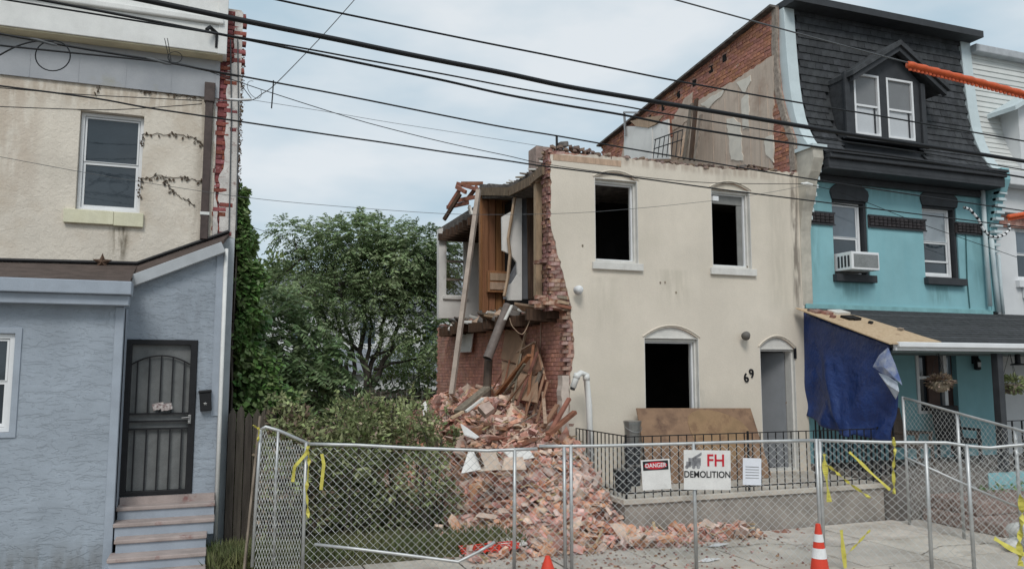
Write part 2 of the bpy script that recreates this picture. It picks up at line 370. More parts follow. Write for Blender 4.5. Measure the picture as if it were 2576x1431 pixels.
stain(m_grey, [(-2.2, 3.5, -.3, .6, (.19, .19, .19), .7, .2), (-.3, .35, 1.0, 3.6, (.24, .265, .3), .5, .8)])
LH = thing('stucco_row_house', 'cream stucco row house with grey front porch beside the vacant lot', 'house', (-2, 12.7, 0))
xp = XZ(537, 500, YF)[0]; xe = .215
wx0, wz1 = XZ(203, 277, YF); wx1, wz0 = XZ(351, 537, YF)
zf = XZ(510, 245, YF)[1]
MB().wallY([[(-5, 0), (xp, 0), (xp, zf), (-5, zf)], rect(wx0, wx1, wz0, wz1)], YF, .3).build('wall', m_cream, LH)
MB().box((-5, YF+.3, 0), (xe-.02, YF+9, zf+1.6)).build('rear_wall', m_cream, LH)
wl = sash_window(LH, wx0+.004, wx1-.004, wz0+.004, wz1-.004, YF+.09, m_vinyl, m_gl, fw=.05, rail=.49)
# grey curtain shape behind the lower sash
MB().wallY([[(wx0+.1, wz0+.1), (wx0+.3, wz0+.1), (wx0+.24, wz0+.6), (wx0+.1, wz0+.62)], ], YF+.2, .01).build('curtain', mat('lace_curtain', (.25, .25, .26), .9), wl)
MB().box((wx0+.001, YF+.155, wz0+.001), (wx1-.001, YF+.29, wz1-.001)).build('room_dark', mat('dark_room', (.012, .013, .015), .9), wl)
sx0, sz0 = XZ(160, 562, YF); sx1, sz1 = XZ(362, 538, YF)
sl = MB().box((sx0, YF-.07, sz0+.01), (sx0+(sx1-sx0)*.62, YF+.05, wz0-.003)).box((sx0+(sx1-sx0)*.622, YF-.064, sz0), (sx1, YF+.05, wz0-.006)).build('sill', m_sill, LH, bevel=.008)
a0 = XZ(196, 262, YF)[0]; a1 = XZ(360, 262, YF)[0]
MB().wallY([[(a0, wz1-.002), (a0+.02, wz1+.09), (a0+.2, wz1+.17), ((a0+a1)/2, wz1+.2), (a1-.2, wz1+.165), (a1-.02, wz1+.08), (a1, wz1-.002)]], YF-.014, .02).build('lintel', m_cream, LH, bevel=.006)
# frieze, soffit, box gutter
zs = XZ(545, 155, YF)[1]
fr = MB().box((-5, YF-.035, zf), (xp+.02, YF+.01, zs-.002)).build('frieze', m_frieze, LH)
for k in range(5):
    xx = xp - .05 - k * .62; MB().box((xx, YF-.04, zf+.005), (xx+.012, YF-.034, zs-.004)).build('seam', m_frieze, fr)
MB().box((-5, YF-.27, zs), (xp+.05, YF+.02, zs+.05)).build('soffit', m_olive, LH)
MB().box((-5, YF-.30, zs+.02), (xp+.05, YF-.271, zs+.46)).build('gutter_board', m_white, LH, bevel=.01)
MB().box((-5, YF-.36, zs+.462), (xp+.05, YF-.24, zs+.56)).build('crown_moulding', m_white, LH, bevel=.02)
MB().box((-5, YF-.24, zs+.56), (xp+.05, YF+.3, zs+1.5)).build('upper_fascia', m_white, LH)
x_b = XZ(548, 120, YF)[0]; x_c = XZ(571, 120, YF)[0]
MB().box((x_b, YF-.31, zs+.01), (x_c, YF-.0, zs+1.0)).build('end_block', m_white, LH, bevel=.01)
MB().tube([(x_b-.02, YF-.31, zs+.32), (x_b-.12, YF-.42, zs+.36), (x_b-.16, YF-.45, zs+.3)], .03, 6).tube([(x_b-.02, YF-.3, zs+.1), (x_b-.02, YF-.33, zs+.3)], .02, 6).build('bracket', m_black, LH)
# party wall pier: white peeling render over dark red brick
zt = XZ(590, 90, YF)[1] + .4
pl = [XZ(548, 160, YF), XZ(575, 120, YF)]
xb0 = XZ(546, 400, YF)[0]; xb1 = XZ(574, 400, YF)[0]
zlow = XZ(560, 598, YF)[1]
MB().box((xp+.004, YF+.03, 0), (xe, YF+.3, zt)).build('pier_core', m_redb, LH)
edge = rag([XZ(590, 90, YF), XZ(589, 158, YF), XZ(572, 166, YF), XZ(570, 250, YF), XZ(567, 330, YF), XZ(562, 425, YF), XZ(552, 440, YF), XZ(549, 590, YF)], .075, .02, 3)
MB().wallY([[(xe, zlow), (xe, zt)] + [(edge[0][0], zt)] + edge], YF-.005, .04).build('render_strip', m_paint, LH)
edge = rag([XZ(546, 592, YF), XZ(544, 470, YF), XZ(540, 440, YF), XZ(539, 330, YF), XZ(540, 200, YF)], .075, .018, 4)
MB().wallY([[(xp+.004, zlow)] + edge + [(xp+.004, edge[-1][1])]], YF-.004, .035).build('render_strip', m_paint, LH)
brickwork(LH, 'Y', YF, [(xp+.0, zlow-.05), (xb1+.02, zlow-.05), (xb1+.13, zt), (xp+.0, zt)], [], m_redb, bl=.19, jit=.012, seed=5)
MB().box((xp+.005, YF-.02, 0), (xe-.002, YF+.03, zlow)).build('pier_base', mat('pale_grey_paint', (.46, .50, .53), .7, var=.08, scale=4, streak=.25, streakcol=(.3, .3, .28)), LH)
# brown downspout with white strap
dx0 = XZ(511, 400, YF)[0]; dx1 = XZ(531, 400, YF)[0]; dzt = XZ(520, 215, YF)[1]
ds = MB().box((dx0, YF-.09, zlow-.05), (dx1, YF-.008, dzt)).box((dx0-.02, YF-.11, dzt-.28), (dx1+.02, YF-.006, dzt+.02)).build('downspout', m_brown, LH, bevel=.012)
sp = XZ(520, 540, YF)[1]; MB().box((dx0-.01, YF-.097, sp-.02), (dx1+.01, YF-.004, sp+.025)).build('strap', m_white, ds)
# ---- grey porch
YB, YD = 11.3, 11.85
xc = XZ(301, 1000, YB)[0]
zg = XZ(200, 705, 11.12)[1]
gx1 = XZ(36, 900, YB)[0]; gz1 = XZ(20, 838, YB)[1]; gz0 = XZ(20, 1088, YB)[1]
MB().wallY([[(-5, -.1), (xc, -.1), (xc, zg-.3), (-5, zg-.3)], rect(gx1-1.0, gx1, gz0, gz1)], YB, .25).build('porch_wall', m_grey, LH)
MB().box((xc-.1, YB-.012, -.1), (xc+.004, YB+.1, zg-.31)).build('corner_board', m_greytrim, LH, bevel=.008)
sash_window(LH, gx1-.996, gx1-.004, gz0+.004, gz1-.004, YB+.03, m_vinyl, m_gl, fw=.06, rail=.5, name='porch_window')
MB().wallY([rect(gx1-1.07, gx1+.07, gz0-.06, gz1+.07), rect(gx1-.99, gx1-.003, gz0+.003, gz1-.003)], YB-.02, .03).build('window_trim', m_greytrim, LH, bevel=.006)
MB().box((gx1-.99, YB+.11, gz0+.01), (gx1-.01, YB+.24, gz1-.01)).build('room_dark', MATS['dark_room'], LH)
rx = XZ(306, 720, 11.1)[0]
MB().box((-5, 11.02, zg-.17), (rx+.12, 11.3, zg)).build('gutter', m_greytrim, LH, bevel=.012)
MB().box((-5, 11.10, zg-.30), (rx+.09, 11.3, zg-.172)).build('gutter_fascia', m_greytrim, LH, bevel=.008)
c1 = onY(318, 701, 11.08); c2 = onY(563, 604, 11.75); w1 = onY(345, 668, 12.68); w2 = onY(576, 588, 12.68); w0 = onY(0, 667, 12.68); w0.x = -5
f0 = Vector((-5, 11.03, zg+.004)); c1 = Vector((rx+.1, 11.03, zg+.004))
c1b = onY(330, 699, 11.72)
vs = [f0, c1, c1b, c2, w2, w1, w0]; lo = [v - Vector((0, 0, .05)) for v in vs]; n_ = 7
MB().add(vs + lo, [(0,1,5,6), (1,2,5), (2,3,4,5), (7,13,12,8), (8,12,9), (9,12,11,10)] + [(i, i+7, (i+1) % 7 + 7, (i+1) % 7) for i in range(7)]).build('porch_roof', m_roofb, LH)
MB().tube([(-5, 12.66, w0.z+.03), w1 + Vector((0, -.02, .03)), w2 + Vector((0, -.03, .03))], .03, 6).build('flashing', m_black, LH)
p, q = onY(318, 712, YD-.1), onY(562, 622, YD-.1)
MB().beam(p, q, .1, .15).build('rake_board', mat('pale_grey_trim', (.42, .44, .46), .6, var=.08, scale=4), LH, bevel=.006)
dx0_, dz1_ = XZ(314, 853, YD); dx1_ = XZ(499, 853, YD)[0]; dz0_ = .87
xr = XZ(553, 900, YD)[0]
tl = XZ(312, 715, YD); tr_ = XZ(556, 622, YD)
MB().wallY([[(xc-.3, -.1), (xr, -.1), (xr, tr_[1]), (xc-.3, tl[1])], rect(dx0_, dx1_, dz0_, dz1_)], YD, .2).build('entry_wall', m_grey, LH)
MB().box((xc+.0, YB+.1, -.1), (xc-.12, YD, zg-.31)).build('return_wall', m_greytrim, LH)
MB().box((xr-.09, YD-.014, 1.9), (xr+.003, YD+.05, tr_[1]-.03)).build('corner_board', m_greytrim, LH)
MB().tube([(xr+.03, YD-.02, tr_[1]-.02), (xr+.03, YD-.03, .2)], .028, 8).build('white_downpipe', m_white, LH, smooth=True)
MB().box((dx0_, YD+.1, dz0_), (dx1_, YD+.19, dz1_)).build('inner_door', mat('inner_door_paint', (.10, .105, .11), .7), LH)
# security door
dr = MB().wallY([rect(dx0_+.003, dx1_-.003, dz0_+.003, dz1_-.003), rect(dx0_+.1, dx1_-.09, dz0_+.06, dz1_-.07)], YD-.03, .09).build('security_door', m_black, LH, bevel=.006)
MB().wallY([rect(dx0_+.09, dx1_-.08, dz0_+.05, dz1_-.06)], YD+.045, .006).build('screen', m_doorgrey, dr)
ax0, ax1 = dx0_+.1, dx1_-.09; zm = XZ(400, 1040, YD)[1]; za = XZ(400, 907, YD)[1]
bars = [ax0 + (ax1-ax0) * t for t in (.1, .3, .5, .7, .9)]
for i, x in enumerate(bars):
    zz = za + .12 * (1 - ((x-ax0)/(ax1-ax0)*2-1)**2) - .05
    MB().box((x-.009, YD-.005, zm), (x+.009, YD+.013, zz)).build('bar', m_black, dr)
    MB().box((x-.009, YD-.005, dz0_+.06), (x+.009, YD+.013, zm-.2)).build('bar', m_black, dr)
MB().tube([(ax0 + (ax1-ax0)*t, YD+.003, za + .12*(1-(2*t-1)**2) - .05) for t in [i/10 for i in range(11)]], .011, 6).build('arch_bar', m_black, dr)
for z in (zm, zm-.1, zm-.2): MB().box((ax0-.01, YD-.012, z-.012), (ax1+.01, YD+.02, z+.012)).build('rail', m_black, dr)
h = MB().box((ax1+.0, YD-.045, zm-.14), (ax1+.04, YD-.031, zm-.02)); h.tube([(ax1+.02, YD-.06, zm-.05), (ax1-.08, YD-.075, zm-.06)], .011, 6)
h.tube([(ax1+.02, YD-.04, zm-.12), (ax1+.02, YD-.08, zm-.12)], .018, 8); h.build('handle', m_steel, dr, bevel=.004)
m_paper = mat('newsprint', (.55, .52, .50), .8, col2=(.16, .10, .10), scale=28, var=.3)
pp = MB(); base = onY(408, 1022, YD-.03)
for k in range(4): pp.obox(base + Vector((-.07 + k*.05, -.005*k, .01*math.sin(k*2))), (.042, 0, .012), (.004, .012, 0), (-.012, .004, .042))
tag(pp.build('folded_flyer', m_paper), 'crumpled printed flyer stuck in the bars of the grey house door', 'flyer')
# mailbox with a star
mp0 = onY(517, 1005, YD); mb_ = thing('mailbox', 'small black wall mailbox with star beside the security door', 'mailbox', mp0)
t_ = Matrix.Rotation(R(-5), 3, 'Y')
def mbx(a, b, name, m, **k):
    c = (Vector(a)+Vector(b))/2; h_ = (Vector(b)-Vector(a))/2
    return MB().obox(mp0 + t_ @ c, t_ @ Vector((h_.x,0,0)), (0,h_.y,0), t_ @ Vector((0,0,h_.z))).build(name, m, mb_, **k)
mbx((-.075, -.1, -.15), (.075, -.0, .1), 'box', m_black, bevel=.01); mbx((-.085, -.115, .1), (.085, .0, .135), 'lid', m_black, bevel=.01)
def star(c, r, th, m, name, parent=None, ri=.42):
    b = MB(); ring = []
    for i in range(10):
        a = math.pi/2 + i*math.pi/5; rr = r if i % 2 == 0 else r*ri; ring.append((c[0]+rr*math.cos(a), c[1], c[2]+rr*math.sin(a)))
    b.add(ring + [(c[0], c[1]-th, c[2]), (c[0], c[1]+.004, c[2])], [(i, (i+1) % 10, 10) for i in range(10)] + [((i+1) % 10, i, 11) for i in range(10)])
    return b.build(name, m, parent)
star(mp0 + Vector((.0, -.103, -.05)), .028, .006, m_steel, 'star_emblem', mb_)
sc_ = onY(257, 660, 12.55); tag(star(sc_, .135, .05, m_rust, 'barn_star'), 'rusty five pointed metal star propped on the porch roof', 'star')
# stain below sill: a thin run of grime in the render
m_grime = mat('grime_run', (.20, .17, .11), .95, col2=(.36, .31, .22), scale=7, var=.3)
gz = XZ(300, 570, YF)[1]; g0 = XZ(275, 600, YF)[0]; g1 = XZ(315, 600, YF)[0]
stain(m_cream, [((g0+g1)/2+.02, .17, gz-.62, gz+.02, (.16, .13, .085), 1.25, .5), ((g0+g1)/2+.07, .07, gz-.6, gz+.02, (.10, .085, .06), 1.0, .4), (-1.6, 2.6, zf-.5, zf+.1, (.40, .32, .24), .6, .4), (-.25, .22, 3.9, zf, (.38, .33, .27), .6, .5), (-2.75, .45, 4.4, zf, (.48, .39, .31), .5, 1.2)])
if 0: MB().wallY([rag([(g0+.03, gz), (g0-.01, gz-.25), (g0-.05, gz-.52)], .05, .012, 2) + rag([(g1+.06, gz-.5), (g1-.01, gz-.2), (g1-.03, gz)], .05, .015, 5)], YF-.003, .002).build('grime_streak', m_grime, LH)
# concrete stoop
m_step = mat('worn_stoop_concrete', (.36, .30, .28), .9, var=.15, scale=4, bump=.004, bscale=40, blotch=((.24, .13, .12), 5, .6, .72))
st = thing('concrete_stoop', 'worn concrete steps leading up to the grey house door', 'steps', (-.6, 11, 0))
s0 = onY(243, 1410, 10.55).x; s1 = onY(516, 1400, 10.55).x
spec_ = [(10.5, .15, s0, s1), (10.8, .30, s0+.1, s1), (11.08, .46, s0+.14, s1), (11.3, .62, xc+.02, xr), (11.55, .78, xc+.02, xr)]
for y, z, a, b in spec_:
    MB().box((a, y, z-.20), (b, YD, z-.05)).build('riser', m_greytrim, st); MB().box((a-.02, y-.03, z-.05), (b+.01, y+.34, z)).build('tread', m_step, st, bevel=.012)
MB().box((xc+.02, 11.75, .6), (xr, YD+.1, .865)).build('threshold', m_step, st)
# dead creeper tendrils clinging to the stucco
m_vine = mat('dead_vine', (.09, .065, .045), .95, var=.3, scale=20)
def tendril(pts, label, seed, lumps=26):
    r = random.Random(seed); P = [onY(x, y, YF-.012) for x, y in pts]; b = MB(); Q = []
    for a, c in zip(P[:-1], P[1:]):
        for k in range(8):
            t = k/8; p = a.lerp(c, t); Q.append(p + Vector((r.uniform(-.01, .01), 0, r.uniform(-.018, .018))))
    Q.append(P[-1]); b.tube(Q, .005, 4)
    for k in range(lumps):
        i = r.randrange(len(Q)); p = Q[i] + Vector((r.uniform(-.03, .03), -.004, r.uniform(-.05, .02))); s_ = r.uniform(.005, .014)
        b.obox(p, (s_, 0, r.uniform(-.01, .01)), (0, .008, 0), (r.uniform(-.01, .01), 0, s_*r.uniform(.5, 1.6)))
    return tag(b.build('dead_creeper', m_vine), label, 'vine', 'dead creepers on the stucco')
tendril([(246, 232), (256, 190), (280, 210), (330, 222), (420, 236), (505, 246)], 'dead creeper along the grey frieze above the left window', 1, 60)
tendril([(356, 360), (360, 337), (430, 338), (480, 345), (508, 362)], 'dead creeper strand right of the left window, upper one', 2, 34)
tendril([(350, 500), (354, 450), (400, 443), (455, 448), (508, 456)], 'dead creeper strand right of the left window, middle one', 3, 44)
tendril([(415, 452), (430, 478), (460, 500), (490, 515)], 'dead creeper strand hanging below the middle strand', 4, 16)
# ================================================================ VEGETATION
def fastmesh(name, V, m, parent=None):
    n, k = V.shape[0], V.shape[1]; me = bpy.data.meshes.new(name)
    me.vertices.add(n*k); me.vertices.foreach_set('co', V.reshape(-1).astype(np.float32))
    me.loops.add(n*k); me.loops.foreach_set('vertex_index', np.arange(n*k, dtype=np.int32))
    me.polygons.add(n); me.polygons.foreach_set('loop_start', np.arange(0, n*k, k, dtype=np.int32)); me.polygons.foreach_set('loop_total', np.full(n, k, dtype=np.int32))
    me.update(calc_edges=True); me.materials.append(m); o = bpy.data.objects.new(name, me); COL.objects.link(o)
    if parent is not None: adopt(o, parent)
    return o
def unit(a): return a / (np.linalg.norm(a, axis=-1, keepdims=True) + 1e-9)
def leaves(P, D, ln, wd):                                # rhombic leaves at P pointing along D
    n = len(P); ln = np.broadcast_to(ln, (n,))[:, None]; wd = np.broadcast_to(wd, (n,))[:, None]
    D = unit(D); up = unit(rng.normal(size=(n, 3)) * .55 + np.array([0, 0, 1.0])); Sd = unit(np.cross(D, up))
    a = P; c = P + D * ln; b = P + D * ln * .42 + Sd * wd * .5; d = P + D * ln * .42 - Sd * wd * .5
    return np.stack([a, b, c, d], 1)
def fronds(P, D, ln, pairs, leaf, droop=.5):             # pinnate leaves
    n = len(P); D = unit(D); out_ = []
    side = unit(np.cross(D, np.array([0, 0, 1.0]) + rng.normal(size=(n, 3)) * .25)); L_ = np.broadcast_to(ln, (n,))[:, None]
    for i in range(pairs):
        t = .18 + .82 * i / (pairs - 1); pos = P + D * L_ * t + np.array([0, 0, -1.0]) * L_ * droop * t * t
        tang = unit(D + np.array([0, 0, -2.0]) * droop * t); sz = leaf * (1.0 - .45 * abs(t - .45)) * rng.uniform(.8, 1.15, n)
        for s_ in (-1, 1):
            d = unit(side * s_ + tang * .45 + np.array([0, 0, -.35]) + rng.normal(size=(n, 3)) * .15); out_.append(leaves(pos, d, sz, sz * .36))
    return np.concatenate(out_)
def blobs_from(px, Y, dep=.8):
    o = []
    for x, y, r in px:
        YY = Y + random.uniform(-dep, dep); c = onY(x, y, YY); o.append((np.array(c), r * (c - EYE).length / F))
    return o
def in_blob(c, r, n, shell=.45):
    d = unit(rng.normal(size=(n, 3))); rad = r * (shell + (1 - shell) * rng.random(n) ** .5); return c + d * rad[:, None], d
LEAF = dict(
 tree=mat('tree_of_heaven_leaf', (.12, .185, .075), .55, col2=(.34, .43, .22), scale=.55, isl=.35, trans=.25, fine=0, spec=.35),
 sap=mat('sapling_leaf', (.11, .18, .07), .55, col2=(.22, .30, .14), scale=1, isl=.35, trans=.25, fine=0),
 ivy=mat('ivy_leaf', (.09, .18, .05), .5, col2=(.22, .32, .10), scale=1.2, isl=.4, trans=.2, fine=0, spec=.4),
 bush=mat('bramble_leaf', (.16, .20, .08), .65, col2=(.42, .46, .22), scale=1.6, isl=.4, trans=.2, fine=0),
 dry=mat('dry_leaf', (.24, .165, .115), .8, col2=(.38, .30, .22), scale=2, isl=.4, trans=.15, fine=0),
 lime=mat('lime_shrub_leaf', (.13, .19, .05), .6, col2=(.22, .27, .08), scale=1, isl=.3, trans=.3, fine=0),
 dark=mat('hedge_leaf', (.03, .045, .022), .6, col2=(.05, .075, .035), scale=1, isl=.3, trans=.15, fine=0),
 grass=mat('grass_blade', (.10, .13, .05), .7, col2=(.19, .19, .08), scale=2, isl=.35, trans=.2, fine=0))
m_bark = mat('grey_bark', (.075, .065, .055), .95, var=.3, scale=9, bump=.01, bscale=25, bstretch=(1, 1, .3))
def limb(b, p, q, r0, r1, n=7, wob=.08):
    p, q = Vector(p), Vector(q); pts = []; rr = []
    for i in range(n):
        t = i/(n-1); k = math.sin(math.pi*t) * (p-q).length * wob
        pts.append(p.lerp(q, t) + Vector((random.uniform(-k, k), random.uniform(-k, k), k*.5))); rr.append(r0 + (r1-r0)*t)
    b.tube(pts, rr, 6)
# --- big tree of heaven at the back of the lot
YT = 25.0
bl = blobs_from([(905,600,52),(842,606,46),(968,598,52),(1030,622,48),(1085,625,40),(765,590,26),(718,578,19),(815,662,60),(900,676,70),(985,672,68),(1062,688,48),(1120,660,45),(745,700,44),(688,715,32),(770,752,42),(860,745,52),(950,752,56),(1030,742,40),(700,768,28),(905,808,28),(985,815,32),(1075,845,38),(1110,800,28),(800,800,28),(838,845,20),(1000,880,24),(1090,700,35)], YT, 1.2)
T1 = thing('tree_of_heaven', 'tall dark green tree with several trunks at the back of the vacant lot', 'tree', onY(918, 1000, YT))
V = []
for c, r in bl:
    n = int(235 * (r / .8) ** 2) + 28; P, D = in_blob(c, r, n, .45); D = D + np.array([0, 0, .35]); V.append(fronds(P, D, rng.uniform(.45, .75, n), 9, float(rng.uniform(.12, .185)), .45))
fastmesh('crown', np.concatenate(V), LEAF['tree'], T1)
b = MB(); base = onY(915, 1015, YT); base.z = 0
forks = [onY(912, 930, YT), onY(925, 940, YT+.3), onY(870, 930, YT)]
for (bx, tops, r0) in ((Vector((base.x+.1, base.y, 0)), [(935, 780), (985, 690), (1060, 690), (905, 610)], .17), (Vector((base.x-.35, base.y+.2, 0)), [(830, 700), (760, 720), (740, 600), (842, 610)], .13)):
    k = bx + Vector((random.uniform(-.1, .1), 0, 1.5)); limb(b, bx, k, r0, r0*.8, 4, .02)
    for x, y in tops:
        e = onY(x, y, YT + random.uniform(-.6, .6)); mid = k.lerp(e, .55) + Vector((0, 0, .1)); limb(b, k, mid, r0*.6, r0*.38); limb(b, mid, e, r0*.38, .02)
        for j in range(5):
            s_ = mid.lerp(e, random.random()); c = np.array(random.choice(bl)[0]); c = Vector(c)
            if (c - s_).length < 2.2: limb(b, s_, c, .035, .012, 5)
for x0, y0, x1, y1 in ((930, 900, 1080, 850), (940, 930, 1090, 900), (900, 880, 800, 800), (960, 800, 1110, 750)):
    limb(b, onY(x0, y0, YT), onY(x1, y1, YT-.3), .06, .02)
b.build('trunk', m_bark, T1, smooth=True)
# --- sapling with long fronds, nearer
def simple_tree(name, label, px, Y, base_px, lm, per=160, ln=(.5, .9), pairs=11, leaf=.13, droop=.5, dep=.5, cat='tree', pinn=True, group=None, leafsz=.09):
    bl = blobs_from(px, Y, dep); b0 = onY(*base_px, Y); b0.z = 0; T = thing(name, label, cat, b0, group); V = []
    for c, r in bl:
        n = int(per * max(.3, r) ** 2) + 25; P, D = in_blob(c, r, n, .25)
        V.append(fronds(P, D + np.array([0, 0, .3]), rng.uniform(*ln, n), pairs, leaf, droop) if pinn else leaves(P, D + rng.normal(size=(n, 3))*.8, rng.uniform(.7, 1.3, n)*leafsz, rng.uniform(.4, .8, n)*leafsz))
    fastmesh('crown', np.concatenate(V), lm, T); b = MB()
    limb(b, b0, b0 + Vector((.05, 0, .6)), .07, .05, 4, .02)
    for c, r in bl[:10]: limb(b, b0 + Vector((.05, 0, .55)), Vector(c), .045, .012)
    b.build('trunk', m_bark, T, smooth=True); return T
simple_tree('sapling', 'sapling with long feathery fronds beside the ivy covered wall', [(700,800,42),(655,850,45),(740,868,55),(705,930,58),(775,915,48),(645,940,45),(740,980,50),(792,985,38),(808,905,28)], 15.5, (740, 1020), LEAF['sap'], per=150, ln=(.6, 1.0), pairs=12, leaf=.17, droop=.55)
simple_tree('lime_shrub', 'bright lime green shrub far behind the brick side wall', [(1060,880,55),(1000,905,45),(1095,920,50),(1040,940,45),(960,930,30)], 29, (1050, 980), LEAF['lime'], per=900, pinn=False, cat='shrub', leafsz=.16)
simple_tree('yellowing_tree', 'yellow green tree peeking over behind the ivy wall', [(690,672,40),(655,690,40),(720,690,30),(660,740,40)], 33, (690, 980), LEAF['lime'], per=500, pinn=False, leafsz=.2)
simple_tree('dark_hedge', 'dark hedge at the back of the lot under the tall tree', [(700,990,55),(800,992,55),(880,985,42),(960,990,42),(1030,992,42),(840,965,34),(740,950,45),(1100,990,40)], 22.5, (850, 1010), LEAF['dark'], per=900, pinn=False, cat='hedge', leafsz=.13)
# --- ivy climbing the side wall of the left house
IV = thing('climbing_ivy', 'green ivy covering the side wall of the cream stucco house', 'ivy', (.5, 13.5, 0))
n = 26000; Yv = 12.78 + rng.random(n) ** 1.6 * 5.5; top = 5.15 - (Yv - 12.78) * .12 + np.sin(Yv*5)*.2
Zv = rng.random(n) ** .8 * top
thick = np.interp(Zv, [0, 1.2, 2.4, 3.2, 4.0, 4.7, 5.2], [1.0, 1.05, .8, .5, .36, .30, .12]) * (.75 + .35 * np.sin(Zv*4.1 + Yv*2.3) + .2*np.sin(Zv*9.7))
Xv = .22 + np.abs(thick) * rng.random(n) ** .6
P = np.stack([Xv, Yv, Zv], 1); D = np.stack([rng.normal(.6, .5, n), rng.normal(-.6, .5, n), rng.normal(-.7, .5, n)], 1)
fastmesh('foliage', leaves(P, D, rng.uniform(.07, .14, n), rng.uniform(.06, .11, n)), LEAF['ivy'], IV)
n = 900; Zv = rng.uniform(5.0, 7.6, n); P = np.stack([.225 + rng.random(n)*.05*(rng.random(n)), 12.72 + rng.random(n)*1.0, Zv], 1)
fastmesh('foliage', leaves(P, rng.normal(size=(n, 3)), .035, .03), LEAF['dry'], IV)
b = MB()
for k in range(14):
    y = 12.75 + k*.25; pts = [(.22 + random.uniform(0, .05), y + random.uniform(-.1, .1), z*.55) for z in range(0, 11)]; b.tube(pts, .014, 5)
b.build('stem', m_bark, IV)
# --- brambles in front of the lot
def bush(label, px, Y, lm, per, sz, dry=.15, dep=.35):
    bl = blobs_from(px, Y, dep); c0 = onY(px[0][0], 1200, Y); T = thing('bramble_bush', label, 'bush', (c0.x, Y, .06), 'brambles behind the chain-link fence'); V = []; Vd = []
    for c, r in bl:
        r *= random.uniform(.75, 1.15); n = int(per * r * r * 58) + 60; P, D = in_blob(c, r, n, .35); k = int(n*(1-dry)); A = leaves(P, D + rng.normal(size=(n, 3))*.8 + np.array([0, -.3, .2]), rng.uniform(.5, 1.2, n)*sz*np.where(rng.random(n) < .22, 1.7, 1), rng.uniform(.4, .8, n)*sz)
        V.append(A[:k]); Vd.append(A[k:])
    o = np.concatenate(V); o[..., 2] = np.maximum(o[..., 2], .06); fastmesh('foliage', o, lm, T); o = np.concatenate(Vd); o[..., 2] = np.maximum(o[..., 2], .06); fastmesh('dry_leaves', o, LEAF['dry'], T)
    sh = MB(); SP = []; SD = []
    for k in range(16):
        c, r = bl[random.randrange(min(6, len(bl)))]; p = Vector(c) + Vector((random.uniform(-r, r), random.uniform(-r, .2*r), r*.5)); q = p + Vector((random.uniform(-.35, .35), random.uniform(-.35, .1), random.uniform(.08, .3)))
        mid = p.lerp(q, .6) + Vector((0, 0, .06)); sh.tube([p, mid, q], [.006, .004, .003], 4)
        for j in range(16):
            t = random.random(); v = p.lerp(mid, t/.6) if t < .6 else mid.lerp(q, (t-.6)/.4); SP.append(tuple(v)); SD.append((random.gauss(0, 1), random.gauss(0, 1), random.gauss(.1, .6)))
    kind(sh.build('shoots', m_bark, T), 'stuff'); fastmesh('shoot_leaves', leaves(np.array(SP), np.array(SD), rng.uniform(.6, 1.5, len(SP))*sz, rng.uniform(.4, .8, len(SP))*sz), lm, T)
    b = MB()
    for c, r in bl: limb(b, (c[0] + random.uniform(-.3, .3), c[1], .06), Vector(c) + Vector((0, 0, r*.6)), .016, .006, 5, .1)
    b.build('stems', m_bark, T); return T
bush('bramble bush with reddish dry leaves behind the folded fence panel', [(715,1065,45),(760,1060,45),(735,1120,60),(690,1140,50),(770,1150,55),(720,1210,70),(780,1260,60),(700,1290,60)], 12.3, LEAF['bush'], 68, .085, .4)
bush('large grey green bramble bush in the middle of the lot front', [(860,1060,55),(925,1045,55),(985,1050,50),(900,1110,70),(970,1110,65),(840,1140,60),(880,1190,80),(960,1200,80),(830,1260,70),(920,1290,80),(1000,1280,70)], 12.6, LEAF['bush'], 72, .08, .1)
bush('bramble bush spilling against the brick rubble heap', [(1040,1055,45),(1085,1075,42),(1050,1120,55),(1100,1140,45),(1060,1200,65),(1110,1260,55),(1050,1290,60)], 12.5, LEAF['bush'], 70, .075, .15)
# tall weeds standing above the brambles
for i, (x, y, ln) in enumerate(((1035, 965, .9), (1075, 985, .8), (930, 985, .6), (1010, 1000, .6))):
    top_ = onY(x, y, 13.6); b0 = Vector((top_.x + .1, 13.6, .06)); T = thing('tall_weed', ['tallest weed stalk above the brambles near the brick wall', 'weed stalk right above the brambles by the rubble', 'weed stalk over the middle of the brambles', 'shorter weed stalk between the two taller ones'][i], 'weed', b0, 'weeds above the brambles')
    b = MB(); limb(b, b0, top_, .012, .005, 7, .03); b.build('stalk', m_bark, T); n = 70; t = rng.random(n); P = np.array(top_) * t[:, None] + np.array(b0.lerp(top_, .45)) * (1-t)[:, None]
    D = rng.normal(size=(n, 3)) + np.array([0, 0, .2]); fastmesh('leaf_sprays', leaves(P, D, rng.uniform(.08, .17, n), .06), LEAF['bush'], T)
# grass tufts by the stoop and along the lot edge
n = 5200; gx = np.concatenate([rng.uniform(.02, .95, 3000), rng.uniform(1.1, 4.2, 2200)]); gy = rng.uniform(10.72, 11.5, n); P = np.stack([gx, gy, np.full(n, .055)], 1)
D = np.stack([rng.normal(0, .4, n), rng.normal(0, .4, n), np.ones(n)], 1)
g = fastmesh('grass', leaves(P, D, rng.uniform(.1, .32, n), .022), LEAF['grass']); kind(g, 'stuff', 'rough grass and weeds along the edge of the lot')
